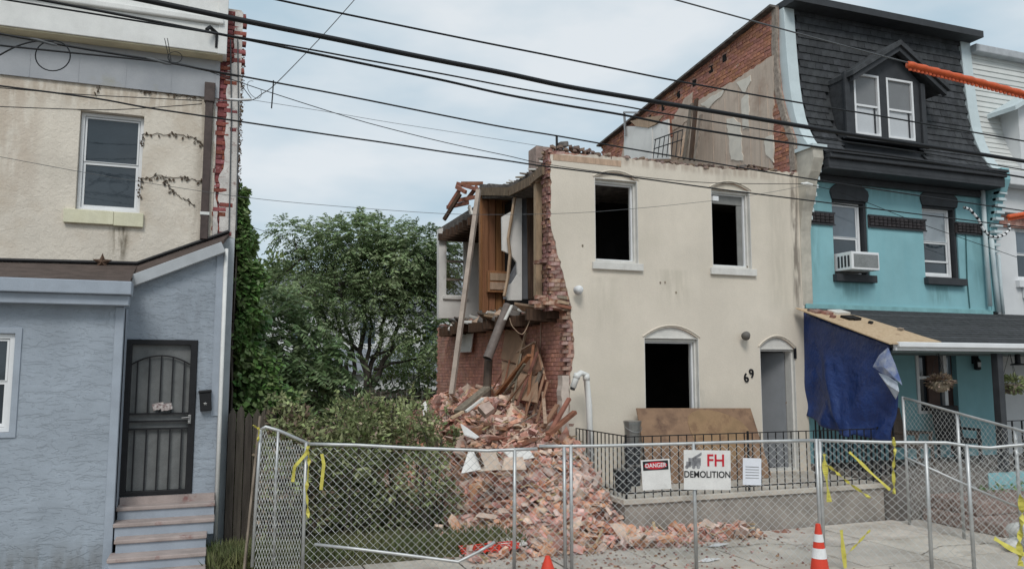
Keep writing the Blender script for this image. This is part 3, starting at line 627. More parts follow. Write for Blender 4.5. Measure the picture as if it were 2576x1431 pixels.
# stockade fence between house and lot
m_pick = mat('weathered_fence_wood', (.10, .085, .07), .9, var=.3, scale=3, stretch=(8, 8, .6), isl=.25, bump=.003, bscale=30)
SF = thing('stockade_fence', 'weathered wooden stockade fence beside the ivy wall', 'fence', (.6, 12.62, 0))
for k in range(8):
    x = .22 + k*.115; h_ = 1.98 + random.uniform(-.06, .05) - k*.012
    MB().wallY([[(x, .05), (x+.105, .05), (x+.105, h_-.1), (x+.0525+random.uniform(-.01, .01), h_), (x, h_-.1)]], 12.55 + random.uniform(-.01, .01), .022).build('picket', m_pick, SF)
for z in (.5, 1.5): MB().box((.22, 12.585, z), (1.14, 12.62, z+.09)).build('rail', m_pick, SF)
# dark board fence at the back
BF = thing('board_fence', 'dark board fence across the back of the lot by the brick wall', 'fence', (4.8, 23.4, 0))
for k in range(44):
    x = -.2 + k*.155; MB().wallY([rect(x, x+.145, 0, 1.95+random.uniform(-.03, .03))], 23.4 + random.uniform(-.008, .008), .02).build('board', m_pick, BF)
MB().box((-.2, 23.43, 1.5), (6.6, 23.48, 1.6)).build('rail', m_pick, BF)
# house behind the trees
m_wside = mat('far_white_siding', (.66, .67, .67), .8, var=.06, scale=2)
m_rgrey = mat('far_grey_roof', (.20, .21, .23), .85, var=.15, scale=3)
FH = thing('white_house', 'white house with grey roof far behind the trees', 'house', (6, 48, 0))
MB().box((-3, 48, 0), (15, 56, 6.2)).build('wall', m_wside, FH)
MB().add([(-3.4, 47.6, 6.15), (15.4, 47.6, 6.15), (15.4, 52, 8.8), (-3.4, 52, 8.8), (-3.4, 56.4, 6.15), (15.4, 56.4, 6.15), (-3.4, 47.6, 6.05), (15.4, 47.6, 6.05), (15.4, 56.4, 6.05), (-3.4, 56.4, 6.05)], [(0,1,2,3), (3,2,5,4), (6,9,8,7), (0,6,7,1), (4,5,8,9), (0,3,4,9,6), (1,7,8,5,2)]).build('roof', m_rgrey, FH)
for x in (0, 4, 8, 12):
    for z in (1.2, 4.0): w_ = MB().wallY([rect(x, x+1.1, z, z+1.5), rect(x+.09, x+1.01, z+.09, z+1.41)], 47.95, .06).build('window', m_vinyl, FH); MB().wallY([rect(x+.08, x+1.02, z+.08, z+1.42)], 47.98, .015).build('pane', m_gl2, w_)
G2 = thing('garage', 'low grey roofed garage far behind the tree trunks', 'garage', (6.8, 33, 0))
MB().box((4.2, 33, 0), (11.5, 37, 2.5)).build('wall', m_wside, G2)
MB().add([(3.9, 32.7, 2.45), (11.8, 32.7, 2.45), (11.8, 37.3, 3.5), (3.9, 37.3, 3.5), (3.9, 32.7, 2.35), (11.8, 32.7, 2.35), (11.8, 37.3, 2.4), (3.9, 37.3, 2.4)], [(0,1,2,3), (4,7,6,5), (0,4,5,1), (1,5,6,2), (2,6,7,3), (3,7,4,0)]).build('roof', m_rgrey, G2)
# ================================================================ COLLAPSED CREAM HOUSE
def sheet(pts, th):
    pts = [Vector(p) for p in pts]; n = (pts[1]-pts[0]).cross(pts[2]-pts[0]).normalized() * th; k = len(pts)
    if n.y < 0: n = -n
    b = MB(); tri = tessellate_polygon([pts]); b.add(pts + [p + n for p in pts], [tuple(t) for t in tri] + [tuple(i + k for i in t[::-1]) for t in tri] + [(i, i+k, (i+1) % k + k, (i+1) % k) for i in range(k)])
    return b
m_ivory = mat('ivory_stucco', (.665, .60, .51), .92, var=.06, scale=.9, bump=.003, bscale=30, streak=.13, streakcol=(.50, .455, .38), blotch=((.58, .53, .44), .7, .48, .85))
m_brick = mat('red_brick', (.27, .125, .095), .92, var=.25, scale=9, bump=.005, bscale=45, isl=.33, blotch=((.46, .35, .29), 5, .48, .7))
m_brickp = mat('party_wall_brick', (.40, .175, .115), .92, var=.2, scale=8, bump=.005, bscale=45, isl=.2, blotch=((.45, .36, .30), 3.5, .58, .75))
m_mort = mat('mortar', (.42, .24, .19), .95, var=.3, scale=12, bump=.006, bscale=30)
m_side = mat('side_wall_brick', (.56, .27, .205), .92, var=.2, scale=6, bump=.005, bscale=45, isl=.12, blotch=((.60, .40, .32), 2.0, .48, .78))
m_trim = mat('dirty_white_trim', (.65, .635, .60), .7, var=.07, scale=5, bump=.001, streak=.2, streakcol=(.4, .37, .32))
m_dark = mat('unlit_room', (.016, .014, .013), .95, var=.3, scale=3)  # near-black colour puts the darkness of the rooms into their surfaces
m_darkw = mat('dark_wood', (.075, .045, .03), .85, var=.3, scale=4, stretch=(6, 6, .6))
m_wood = mat('brown_panelling', (.29, .13, .06), .6, var=.2, scale=3, stretch=(9, 9, .5), isl=.18, bump=.002, bscale=40)
m_lumber = mat('pale_lumber', (.44, .31, .215), .8, var=.18, scale=4, stretch=(4, 4, 1), bump=.002, bscale=60, isl=.15)
m_old = mat('old_grey_timber', (.22, .18, .14), .9, var=.3, scale=5, stretch=(3, 3, 1), bump=.004, bscale=50, isl=.25)
m_redw = mat('reddish_rafter', (.24, .10, .06), .85, var=.3, scale=5, isl=.2)
m_plas = mat('white_drywall', (.72, .70, .67), .9, var=.08, scale=2, blotch=((.42, .40, .37), 2.5, .6, .78))
m_plasb = mat('beige_plaster', (.54, .44, .36), .95, var=.1, scale=2, stretch=(1, 5, .5), blotch=((.38, .28, .22), 1.5, .55, .75), bump=.004, bscale=25)
m_tar = mat('tar_roofing', (.13, .115, .105), .9, var=.4, scale=7, bump=.02, bscale=22)
m_ply = mat('weathered_plywood', (.21, .13, .085), .85, var=.2, scale=2.2, col2=(.30, .19, .12), stretch=(1, 1, 1.6), blotch=((.14, .085, .06), 2.4, .5, .64), bump=.002, bscale=50)
clear = bpy.data.materials.new('clear_glass'); clear.use_nodes = True; _t = clear.node_tree; _t.nodes.clear(); _o = _t.nodes.new('ShaderNodeOutputMaterial'); _m = _t.nodes.new('ShaderNodeMixShader'); _m.inputs[0].default_value = .22; _a = _t.nodes.new('ShaderNodeBsdfTransparent'); _b = _t.nodes.new('ShaderNodeBsdfGlossy'); _b.inputs['Roughness'].default_value = .03; _t.links.new(_a.outputs[0], _m.inputs[1]); _t.links.new(_b.outputs[0], _m.inputs[2]); _t.links.new(_m.outputs[0], _o.inputs[0])
CH = thing('collapsed_row_house', 'ivory stucco row house with torn open side and missing top storey', 'house', (8, 12.7, 0))
XL, XR, XP = 5.44, 10.88, 10.80
g = lambda x, y: XZ(x, y, YF)
# openings (x0,x1,z0,z1)
O1 = (g(1494, 500)[0], g(1602, 500)[0], g(1545, 662)[1], g(1545, 452)[1])
O2 = (g(1788, 560)[0], g(1886, 560)[0], g(1835, 676)[1], g(1835, 478)[1])
O3 = (g(1620, 950)[0], g(1757, 950)[0], 1.35, g(1690, 850)[1])
O4 = (g(1911, 950)[0], g(1999, 950)[0], .78, g(1950, 877)[1])
O4 = (O4[0], O4[1], .62, O4[3])
holes = [arch(*O1, .13), arch(*O2, .13), arch(*O3, .2), arch(O4[0], O4[1], O4[2], O4[3]+.02, .2)]
left = [g(1384, 390), g(1385, 480), g(1384, 560), g(1397, 620), g(1413, 680), g(1432, 760), g(1441, 830), g(1442, 900), g(1433, 950), g(1430, 1010), g(1430, 1120)]
left.append((left[-1][0], 0))
top = [(XR, g(2010, 436)[1]), (10.2, 6.44), (9.4, 6.40), (8.6, 6.38), (7.6, 6.38), (6.9, 6.40), (6.2, 6.39), left[0]]
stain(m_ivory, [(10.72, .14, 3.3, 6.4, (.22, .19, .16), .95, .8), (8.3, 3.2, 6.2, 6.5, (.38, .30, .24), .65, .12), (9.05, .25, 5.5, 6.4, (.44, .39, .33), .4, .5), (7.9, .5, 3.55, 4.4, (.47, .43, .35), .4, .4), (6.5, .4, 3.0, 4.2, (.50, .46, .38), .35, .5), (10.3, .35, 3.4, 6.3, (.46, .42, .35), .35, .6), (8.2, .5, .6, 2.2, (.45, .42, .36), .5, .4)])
stucco = rag(left, .07, .018, 8)[::1] + [(XR, 0)] + rag(top, .06, .016, 9)[:-1]
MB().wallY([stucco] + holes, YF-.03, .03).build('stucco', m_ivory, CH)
core_l = [(XL+.015, 6.40), (XL+.015, 3.62), (5.78, 3.56), (5.78, 0)]
MB().wallY([core_l + [(XR, 0), (XR, 6.36)]] + holes, YF+.002, .3).build('front_wall', m_mort, CH)
bp = [(XL-.02, 6.42), (XL-.0, 5.4), (XL-.02, 4.0), (XL, .0), (6.02, 0), (6.05, 4.2), (5.85, 4.8), (5.7, 6.42)]
brickwork(CH, 'Y', YF-.012, [(a, b) for a, b in bp if True], [], m_brick,  jit=.01, seed=21, limit=0) if 0 else None
brickwork(CH, 'Y', YF-.012, [(XL-.02, 6.42), (XL-.0, 5.4), (XL-.02, 3.6), (6.05, 3.6), (6.05, 4.2), (5.85, 4.8), (5.7, 6.42)], [], m_brick, jit=.012, seed=21, gap=.04)
if 0: brickwork(CH, 'Y', YF+.012, [(5.41, 0), (5.70, 0), (5.70, 3.62), (5.41, 3.62)], [], m_brick, jit=.014, seed=23, gap=.05, bl=.14)
brickwork(CH, 'Y', YF-.01, [(5.70, 0), (6.02, 0), (6.06, 3.62), (5.66, 3.62)], [], m_brick, jit=.02, seed=24, gap=.13, bl=.16)
brickwork(CH, 'X', XL-.03, [(YF, 3.55), (YF+.3, 3.55), (YF+.3, 6.42), (YF, 6.42)], [], m_brick, jit=.012, seed=22, depth=.06, bl=.13)
for k in range(9):                                   # toothed courses and ledge where the side wall tore away
    z = 3.62 + random.random()**2*1.0; y = YF + random.uniform(.02, .55) * (1 if z < 4.0 else .5)
    inst('brick', brickmesh('brick', .205, .1, .062, m_brick, k), Matrix.Translation((XL - random.uniform(-.02, .12), y, z)) @ Matrix.Rotation(random.uniform(-.3, .3), 4, 'Z'), CH)
# top plate, rubble crest
MB().box((XL+.05, YF-.036, g(1470, 412)[1]), (g(1560, 405)[0], YF-.0305, g(1470, 397)[1])).build('wall_plate', m_lumber, CH)
cr = MB(); r_ = random.Random(5)
for k in range(420):
    x = r_.uniform(XL-.05, XR-.15); s_ = r_.uniform(.01, .035); zz = 6.395 + r_.uniform(-.03, .05) + (.07*math.exp(-((x-5.9)/.4)**2)) + (.08*math.exp(-((x-9.9)/.5)**2))
    a = r_.uniform(0, 3); cr.obox((x, YF + r_.uniform(-.02, .28), zz), (s_*1.6*math.cos(a), s_*1.6*math.sin(a), r_.uniform(-.02, .02)), (-s_*math.sin(a), s_*math.cos(a), 0), (0, 0, s_*.7))
kind(cr.build('wall_crest', mat('crest_rubble', (.25, .175, .14), .95, var=.3, scale=9, isl=.45), CH), 'stuff')
MB().tube([(9.75, YF+.1, 6.5), (10.35, YF+.12, 6.47)], .07, 8).build('torn_gutter', m_darkw, CH)
for a, b, s_ in ((5.75, 6.62, .09), (6.0, 6.58, .07), (6.25, 6.55, .06), (9.62, 6.55, .08)):
    MB().obox((a, YF+.12, b-.05), (s_, .02, .02), (-.01, s_*.7, .0), (0, .01, s_*.6)).build('crest_lump', m_tar, CH, bevel=.02)
MB().tube([(5.62, YF+.1, 6.4), (5.62, YF+.1, 6.72)], .022, 6).build('vent_stub', m_black, CH)
# windows: white frames without glass, arched hoods, sills
def hood(O, rise, name='hood'):
    a = arch(O[0]-.0, O[1]+.0, O[3]-.02, O[3]+.0, rise); return MB().wallY([a], YF+.02, .04).build('arch_infill', m_ivory if rise < .15 else m_trim, CH)
for i, (O, rise) in enumerate(((O1, .13), (O2, .13), (O3, .2), ((O4[0], O4[1], O4[2], O4[3]+.02), .2))):
    hood(O, rise)
    pts = [(O[0]-.03 + (O[1]-O[0]+.06)*t, YF-.035, O[3] + .02 + (rise+.01)*(1-(2*t-1)**2)) for t in [k/12 for k in range(13)]]
    MB().tube(pts, .016, 5).build('drip_mould', m_ivory, CH)
def open_window(O, inner=True, zlow=None, name='window_frame'):
    x0, x1, z0, z1 = O
    f = MB().wallY([rect(x0+.0125, x1-.0125, z0+.0125, z1-.022), rect(x0+.05, x1-.05, z0+.06, z1-.07)], YF+.05, .07).build(name, m_trim, CH, bevel=.006)
    MB().wallY([rect(x0+.052, x1-.052, z0+.062, z1-.072), rect(x0+.075, x1-.08, z0+.08, z1-.095)], YF+.10, .05).build('sash_frame', m_vinyl, f)
    return f
for O in (O1, O2, O3, O4): MB().wallY([rect(O[0]+.0005, O[1]-.0005, O[2]+.0005, O[3]-.001), rect(O[0]+.012, O[1]-.012, O[2]+.01, O[3]-.012)], YF-.028, .33).build('reveal', m_trim, CH)
open_window(O1); f2 = open_window(O2); f3 = open_window(O3)
MB().box((O2[0]+.06, YF+.13, O2[3]-.26), (O2[1]-.08, YF+.16, O2[3]-.1)).build('blind_box', mat('grey_blind', (.22, .22, .21), .7), f2)
MB().box((O2[1]-.2, YF+.14, O2[2]+.09), (O2[1]-.085, YF+.16, O2[3]-.25)).build('blind_edge', MATS['grey_blind'], f2)
MB().box((O2[0]+.03, YF-.06, O2[3]-.25), (O2[0]+.15, YF+.04, O2[3]-.16)).build('cable_hook', m_vinyl, f2)
for O, e in ((O1, .07), (O2, .07)):
    MB().box((O[0]-e, YF-.09, O[2]-.13), (O[1]+e, YF+.04, O[2]+.001)).build('sill', m_trim, CH, bevel=.008)
# doorway: white jamb, grey door standing ajar
MB().wallY([rect(O4[0]+.013, O4[1]-.013, O4[2]+.012, O4[3]-.013), rect(O4[0]+.035, O4[1]-.05, O4[2]+.03, O4[3]-.05)], YF+.03, .2).build('door_jamb', m_trim, CH)
dh = Vector((O4[1]-.06, YF+.2, 0)); dd = Vector((-.55, .62, 0)).normalized()
MB().slab([[(0, O4[2]+.02), (.78, O4[2]+.02), (.78, O4[3]-.07), (0, O4[3]-.07)]], dh, dd, (0, 0, 1), .04).build('door', mat('grey_door', (.21, .22, .235), .6, var=.06, scale=3), CH)
MB().box((O4[1]-.03, YF-.06, 2.75), (O4[1]+.02, YF-.03, 2.95)).build('latch', m_black, CH)
# enclosing interior
YR = 20.0
MB().box((6.1, YF+.31, .35), (XP, YR, .6)).build('ground_floor', m_darkw, CH)
MB().box((5.5, YF+.31, 3.44), (XP, YR, 3.6)).build('upper_floor', m_darkw, CH)
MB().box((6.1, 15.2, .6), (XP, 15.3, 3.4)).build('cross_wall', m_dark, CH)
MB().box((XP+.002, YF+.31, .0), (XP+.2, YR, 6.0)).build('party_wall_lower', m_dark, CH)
# side wall: brick, ground floor
XS = 5.74; YRS = 21.35
sp_ = [YZ(1430, 786, XS), YZ(1400, 788, XS), YZ(1345, 796, XS), YZ(1302, 790, XS), YZ(1262, 802, XS), YZ(1212, 792, XS), YZ(1150, 815, XS), YZ(1104, 824, XS)]
sp_ = [(max(a, YF+.05), b) for a, b in sp_]
side = [(YF+.05, 0), (YRS, 0)] + rag([(YRS, sp_[-1][1])] + sp_[::-1][1:] + [(YF+.05, sp_[0][1])], .12, .05, 4)
SWo = MB().wallX([side], XS+.012, .3).build('side_wall', m_mort, CH)
brickwork(SWo, 'X', XS, [(a, b+.02) for a, b in side], [rect(14.6, 15.1, 2.2, 3.0)], m_side, seed=31, depth=.07, bl=.218, bh=.066, course=.078, joint=.01, jit=.0025)
for a, b, c, d, m in ((1374, 752, 1431, 764, 'l'), (1366, 760, 1436, 775, 'r'), (1380, 743, 1426, 750, 'o')): MB().beam(onY(a, b, YF+.1), onY(c, d, YF-.02), .12, .05).build('split_timber', {'l': m_lumber, 'r': m_redw, 'o': m_old}[m], CH)
# joists of the upper floor sticking out
for k in range(17):
    y = 13.15 + k*.4; ln = random.uniform(.02, .35)
    MB().obox((5.62-ln/2, y, 3.5+random.uniform(-.05, .02)), (.22+ln/2, 0, random.uniform(-.03, .03)), (0, .03, 0), (0, 0, .1)).build('joist', m_darkw, CH)
for k in range(30):
    y = random.uniform(13.0, 19.5); s_ = random.uniform(.1, .28); a = random.uniform(-.6, .6)
    MB().obox((5.45+random.uniform(-.1, .1), y, 3.62+random.uniform(-.06, .08)), (s_*.6, s_*.5, a*.2), (-s_*.5, s_*.7, .04), (0, -.01, .018)).build('floor_scrap', random.choice([m_old, m_tar, m_plas, m_lumber]), CH)
# cross walls of the upper floor seen through the missing side
def poly_on(px, Y, th, name, m, parent=CH): return MB().wallY([[XZ(x, y, Y) for x, y in px]], Y, th).build(name, m, parent)
pw = poly_on([(1208, 780), (1420, 770), (1420, 470), (1208, 490)], 16.5, .1, 'panelled_wall', m_wood)
for i, x in enumerate((1213, 1229, 1246, 1264, 1281)):
    a = XZ(x, 600, 16.5)[0]; zt_ = XZ(x, 505 - i*4, 16.5)[1]; MB().box((a, 16.455-.012*(i % 2), 3.66), (a+.135, 16.495, zt_)).build('panel_board', m_wood, pw)
q0 = XZ(1226, 735, 16.35); q1 = XZ(1290, 684, 16.35)
dw = MB().box((q0[0], 16.3, q0[1]), (q1[0], 16.42, q1[1])).build('drawer_carcass', m_wood, CH, bevel=.01)
for k in range(2): MB().box((q0[0]+.04, 16.28, q0[1]+.06+k*.2), (q1[0]-.04, 16.298, q0[1]+.22+k*.2)).build('drawer_front', m_lumber, dw)
MB().wallY([[XZ(x, y, 14.7) for x, y in [(1264, 630), (1263, 545), (1290, 530), (1300, 480), (1313, 470), (1313, 755), (1278, 755), (1270, 720), (1288, 712), (1302, 690), (1300, 660), (1285, 640)]]], 14.7, .06).build('drywall', m_plas, CH)
poly_on([(1268, 752), (1420, 752), (1420, 460), (1290, 480), (1290, 620), (1300, 660), (1270, 720)], 14.78, .05, 'stud_wall', mat('grey_partition', (.17, .175, .19), .9, var=.15, scale=2))
poly_on([(1330, 752), (1425, 752), (1425, 460), (1326, 470)], 14.55, .04, 'dark_back', m_darkw)  # dark brown back sheet right of the drywall
MB().tube([onY(1298, 478, 14.6), onY(1291, 520, 14.55), onY(1278, 600, 14.6), onY(1283, 640, 14.6), onY(1277, 700, 14.55), onY(1268, 745, 14.5)], .035, 5).build('torn_lath', m_lumber, CH)
MB().beam(onY(1353, 745, 13.35), onY(1353, 448, 13.35), .12, .12, (0, 1, 0)).build('post', m_lumber, CH)
MB().beam(onY(1345, 452, 13.3), onY(1378, 440, 13.2), .12, .14).build('post_cap', m_lumber, CH)
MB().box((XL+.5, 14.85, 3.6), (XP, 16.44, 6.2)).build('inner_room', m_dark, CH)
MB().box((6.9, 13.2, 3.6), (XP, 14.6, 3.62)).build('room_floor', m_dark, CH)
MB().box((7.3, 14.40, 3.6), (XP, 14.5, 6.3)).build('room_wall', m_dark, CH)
# second ceiling / roof deck with torn edge
prof = [YZ(1383, 392, 5.42), YZ(1366, 408, 5.42), YZ(1345, 432, 5.42), YZ(1310, 448, 5.42), YZ(1280, 464, 5.42), YZ(1206, 464, 5.42)]
low = [YZ(1206, 500, 5.42), YZ(1285, 497, 5.42), YZ(1335, 470, 5.42), YZ(1366, 440, 5.42), YZ(1380, 428, 5.42)]
prof = [(max(a, YF+.31), b) for a, b in prof]; low = [(max(a, YF+.31), b) for a, b in low]
rd = MB().wallX([rag(prof[::-1], .1, .02, 3)[::-1] + low], 5.42, 5.2).build('roof_deck', m_tar, CH)
for (x0, y0, x1, y1) in ((1206, 482, 1282, 482), (1284, 482, 1336, 455), (1337, 452, 1367, 428)):
    p, q = onX(x0, y0, 5.38), onX(x1, y1, 5.38); MB().beam(p, q, .05, .17).build('rim_board', mat('brown_rim_timber', (.17, .12, .085), .9, var=.3, scale=5, stretch=(3, 3, 1), isl=.2), rd)
for k in range(40):
    t = random.random(); i = min(int(t*4), 3); a, b = prof[i], prof[i+1]; u_ = random.random(); y = a[0]+(b[0]-a[0])*u_; z = a[1]+(b[1]-a[1])*u_
    s_ = random.uniform(.05, .14); MB().obox((5.45+random.uniform(0, .4), y, z+.03), (s_, s_*.3, random.uniform(-.03, .03)), (-s_*.3, s_*.7, .02), (0, 0, .015)).build('roof_scrap', random.choice([m_tar, m_old, m_plas]), rd)
c_ = onX(1351, 398, 5.6); ck = MB().box((5.5, c_.y-.2, c_.z-.3), (5.95, c_.y+.2, c_.z+.18)).build('chimney_stub', mat('grey_brick_stub', (.33, .25, .22), .9, var=.2, scale=8), CH, bevel=.01)
# rear room: white wall with a window, low roof with joists and torn rafters
rw = [XZ(1104, 800, YR), XZ(1240, 800, YR), XZ(1240, 560, YR), XZ(1104, 575, YR)]
h0 = XZ(1119, 745, YR); h1 = XZ(1171, 605, YR)
MB().wallY([rw, rect(h0[0], h1[0], h0[1], h1[1])], YR, .2).build('rear_wall', m_plas, CH)
MB().box((6.1, YR+.002, 0), (XP, YR+.2, 3.6)).build('rear_wall_lower', m_mort, CH)
rwn = MB().wallY([rect(h0[0], h1[0], h0[1], h1[1]), rect(h0[0]+.04, h1[0]-.04, h0[1]+.04, h1[1]-.04)], YR+.02, .08).build('rear_window', m_plas, CH)
for t in (.3, .62): z = h0[1]+(h1[1]-h0[1])*t; MB().box((h0[0]+.03, YR+.03, z-.03), (h1[0]-.03, YR+.07, z+.03)).build('rail', m_old, rwn)
MB().box((h0[0]+.04, YR+.075, h0[1]+.04), (h1[0]-.04, YR+.08, h1[1]-.04)).build('pane', clear, rwn)
MB().box((h0[0]-.06, YR-.06, h0[1]-.07), (h1[0]+.06, YR+.02, h0[1]-.002)).build('sill', m_plas, CH)
zr = YZ(1104, 578, 5.4)[1]; zr2 = YZ(1204, 540, 5.4)[1]
MB().wallX([[(YR+.3, zr-.08), (YR+.3, zr+.1), (16.8, zr2+.32), (16.8, zr2+.1)]], 5.5, 3.0).build('rear_roof', m_tar, CH)
for k in range(9):
    y = 17.0 + k*.36; z = zr2+.12 + (zr-zr2-.18)*(k*.36)/3.2 - .04
    MB().box((5.32+random.uniform(0, .1), y, z-.2), (7.6, y+.07, z-.02)).build('joist', m_darkw, CH)
for (a, b, c, d, m) in ((1117, 553, 1158, 488, m_darkw), (1150, 462, 1205, 478, m_redw), (1148, 470, 1172, 484, m_redw), (1125, 522, 1178, 510, m_redw), (1172, 506, 1200, 470, m_redw), (1180, 520, 1190, 548, m_trim), (1160, 462, 1215, 462, m_redw), (1128, 522, 1160, 472, m_redw), (1150, 505, 1205, 494, m_redw)):
    MB().beam(onY(a, b, 17.6+random.uniform(-.3, .3)), onY(c, d, 17.2+random.uniform(-.3, .3)), .055, .085).build('torn_rafter', m, CH)
# party wall towards the teal house, upper storey
g3 = lambda x, y: YZ(x, y, XP)
fe = [g3(1953, 60), g3(1953, 150), g3(1961, 230), g3(1975, 290), g3(1996, 350), g3(1999, 428)]
t1, t2 = g3(1850, 100), g3(1515, 368)
ft = (fe[0][0]+.0, t1[1] + (t1[1]-t2[1])*(t1[0]-fe[0][0])/(t2[0]-t1[0]))
pwall = [ft] + fe[1:] + [(fe[-1][0], 6.1), (t2[0]+.4, 6.1), t2]
PW = MB().wallX([pwall], XP+.014, .24).build('party_wall', m_mort, CH)
plas = [(1949, 140), (1905, 165), (1852, 203), (1790, 235), (1747, 262), (1715, 292), (1692, 302), (1668, 332), (1640, 342), (1572, 352), (1560, 420), (1700, 420), (1880, 440), (1947, 445), (1945, 330)]
plasp = [g3(x, y) for x, y in plas]
pock = [g3(x, y) for x, y in [(x, 100 + (1850-x)*.8 + 21 + k_ % 3) for k_, x in enumerate((1822, 1788, 1746, 1706, 1668, 1634, 1604))]]
brickwork(PW, 'X', XP, [(a + (.16 if a < 13.6 else 0), b) for a, b in pwall], [[(a-.0, b+0) for a, b in plasp]] + [rect(a-.09, a+.09, b-.12, b+.1) for a, b in pock], m_brickp, seed=41, depth=.07, jit=.008, course=.078, bh=.067, bl=.215)
MB().wallX([rag(plasp + [plasp[0]], .1, .03, 6)[:-1]], XP-.02, .06).build('plaster', m_plasb, PW)
for a, b in pock: MB().box((XP-.004, a-.07, b-.11), (XP+.02, a+.07, b+.05)).build('joist_pocket_shade', m_dark, PW)  # solid near-black boxes stand in for the shaded joist holes
edgep = rag([(a-.0, b) for a, b in [ft] + fe[1:]], .1, .012, 4); MB().wallX([[(a-.02, b) for a, b in edgep] + [(a+.13, b) for a, b in edgep[::-1]]], XP-.012, .06).build('edge_render', mat('grey_edge_render', (.30, .25, .21), .95, var=.3, scale=14), PW)
wc = lambda px, X, name, m: MB().wallX([rag([g3(x, y) for x, y in px] + [g3(*px[0])], .09, .025, len(px))[:-1]], X, .03).build(name, m, PW)
wc([(1830, 300), (1848, 296), (1866, 310), (1872, 405), (1842, 402)], XP-.035, 'plaster_patch', mat('cream_plaster', (.68, .63, .55), .9, var=.08, scale=4, blotch=((.52, .45, .37), 4, .58, .75)))
wc([(1765, 262), (1800, 240), (1830, 222), (1815, 246), (1795, 262), (1785, 275)], XP-.035, 'plaster_patch', mat('cream_plaster', (.68, .63, .55), .9, var=.08, scale=4, blotch=((.52, .45, .37), 4, .58, .75)))
wc([(1855, 208), (1890, 190), (1892, 205), (1878, 235), (1865, 222)], XP-.035, 'plaster_patch', mat('cream_plaster', (.68, .63, .55), .9, var=.08, scale=4, blotch=((.52, .45, .37), 4, .58, .75)))
wc([(1868, 250), (1885, 235), (1888, 325), (1872, 325)], XP-.035, 'plaster_patch', mat('cream_plaster', (.68, .63, .55), .9, var=.08, scale=4, blotch=((.52, .45, .37), 4, .58, .75)))
wc([(1925, 350), (1947, 340), (1949, 410), (1930, 390)], XP-.035, 'plaster_patch', mat('cream_plaster', (.68, .63, .55), .9, var=.08, scale=4, blotch=((.52, .45, .37), 4, .58, .75)))
wc([(1728, 245), (1745, 232), (1740, 300), (1695, 330), (1700, 288)], XP-.034, 'plaster_patch', m_plasb)
for x in (1790, 1822, 1856, 1882, 1908, 1928):
    p, q = onX(x, 250 if x < 1850 else 215, XP-.028), onX(x, 425, XP-.028); q.y = p.y; MB().box((XP-.030, p.y-.012, 6.15), (XP-.0205, p.y+.012, p.z)).build('batten_ghost', m_plasb, PW)
p, q = Vector((XP+.02, ft[0], ft[1]+.02)), Vector((XP+.02, t2[0]+.1, t2[1]+.02)); MB().beam(p, q, .34, .05).build('coping', m_tar, PW)
# white closet remains, leaning planks, fallen railing
wc2 = [onX(1570, 318, 10.3), onX(1640, 318, 10.3), onX(1640, 400, 10.3), onX(1570, 400, 10.3)]
cl = MB().wallX([[(v.y, v.z) for v in wc2]], 10.3, .06).build('closet_panel', m_plas, CH)
MB().wallX([[YZ(x, y, 10.32) for x, y in ((1641, 318), (1680, 300), (1684, 400), (1641, 400))]], 10.32, .05).build('closet_panel', m_plas, CH)
MB().wallX([[YZ(x, y, 10.28) for x, y in ((1585, 305), (1625, 296), (1668, 290), (1650, 312), (1630, 322), (1600, 318))]], 10.28, .04).build('torn_ceiling_board', m_lumber, CH)
MB().beam(onX(1570, 283, 10.25), onX(1574, 342, 10.25), .05, .05).beam(onX(1570, 283, 10.25), onX(1606, 284, 10.25), .05, .05).build('metal_frame', m_steel, CH)
MB().beam(onX(1683, 290, 10.4), onX(1688, 345, 10.4), .07, .07).build('short_stud', m_redw, CH)
for i, (a, b, c, d, m, wd) in enumerate(((1752, 250, 1738, 402, m_darkw, .14), (1740, 262, 1722, 400, m_old, .14), (1764, 290, 1748, 404, m_old, .1), (1728, 330, 1708, 398, m_lumber, .16))):
    MB().beam(onX(a, b, 10.5), onX(c, d, 10.2), wd, .04, (1, 0, 0)).build('leaning_plank', m, CH)
rl = MB()
for k in range(7):
    t = k/6; a = onX(1649+t*68, 352-t*24, 10.1); c = onX(1643+t*68, 398-t*6, 9.9); rl.tube([a, c], .012, 5)
rl.tube([onX(1647, 352, 10.1), onX(1718, 327, 10.1)], .016, 5); rl.tube([onX(1645, 375, 10.0), onX(1716, 352, 10.0)], .014, 5)
tag(rl.build('broken_railing', m_black), 'broken black iron railing lying on top of the roofless house', 'railing')
# fixtures on the facade
def floodlight(px, py, m, label):
    p = onY(px, py, YF-.12); t = thing('wall_light', label, 'lamp', p, 'wall lights on the ivory facade')
    MB().tube([p + Vector((.03, .09, .02)), p + Vector((.02, .0, .01))], .02, 8).build('bracket', m, t)
    MB().tube([p + Vector((.05, .02, .03)), p + Vector((-.01, -.04, -.0)), p + Vector((-.07, -.09, -.03))], [.035, .07, .085], 12).build('head', m, t, smooth=True); return t
floodlight(1457, 728, m_vinyl, 'white round floodlight near the torn left edge of the facade')
floodlight(1876, 842, mat('grey_fixture', (.16, .15, .14), .6), 'small grey light fixture above the house number')
MB().wallY([rag([g(1412, 944), g(1411, 1020), (g(1411, 1112)[0], .2)], .08, .012, 2) + rag([(g(1430, 1112)[0], .2), g(1429, 1020), g(1430, 944)], .08, .012, 3)], YF-.034, .2).build('pale_jamb', mat('pale_stone', (.58, .50, .44), .9, var=.12, scale=6, blotch=((.40, .28, .23), 5, .56, .7)), CH)
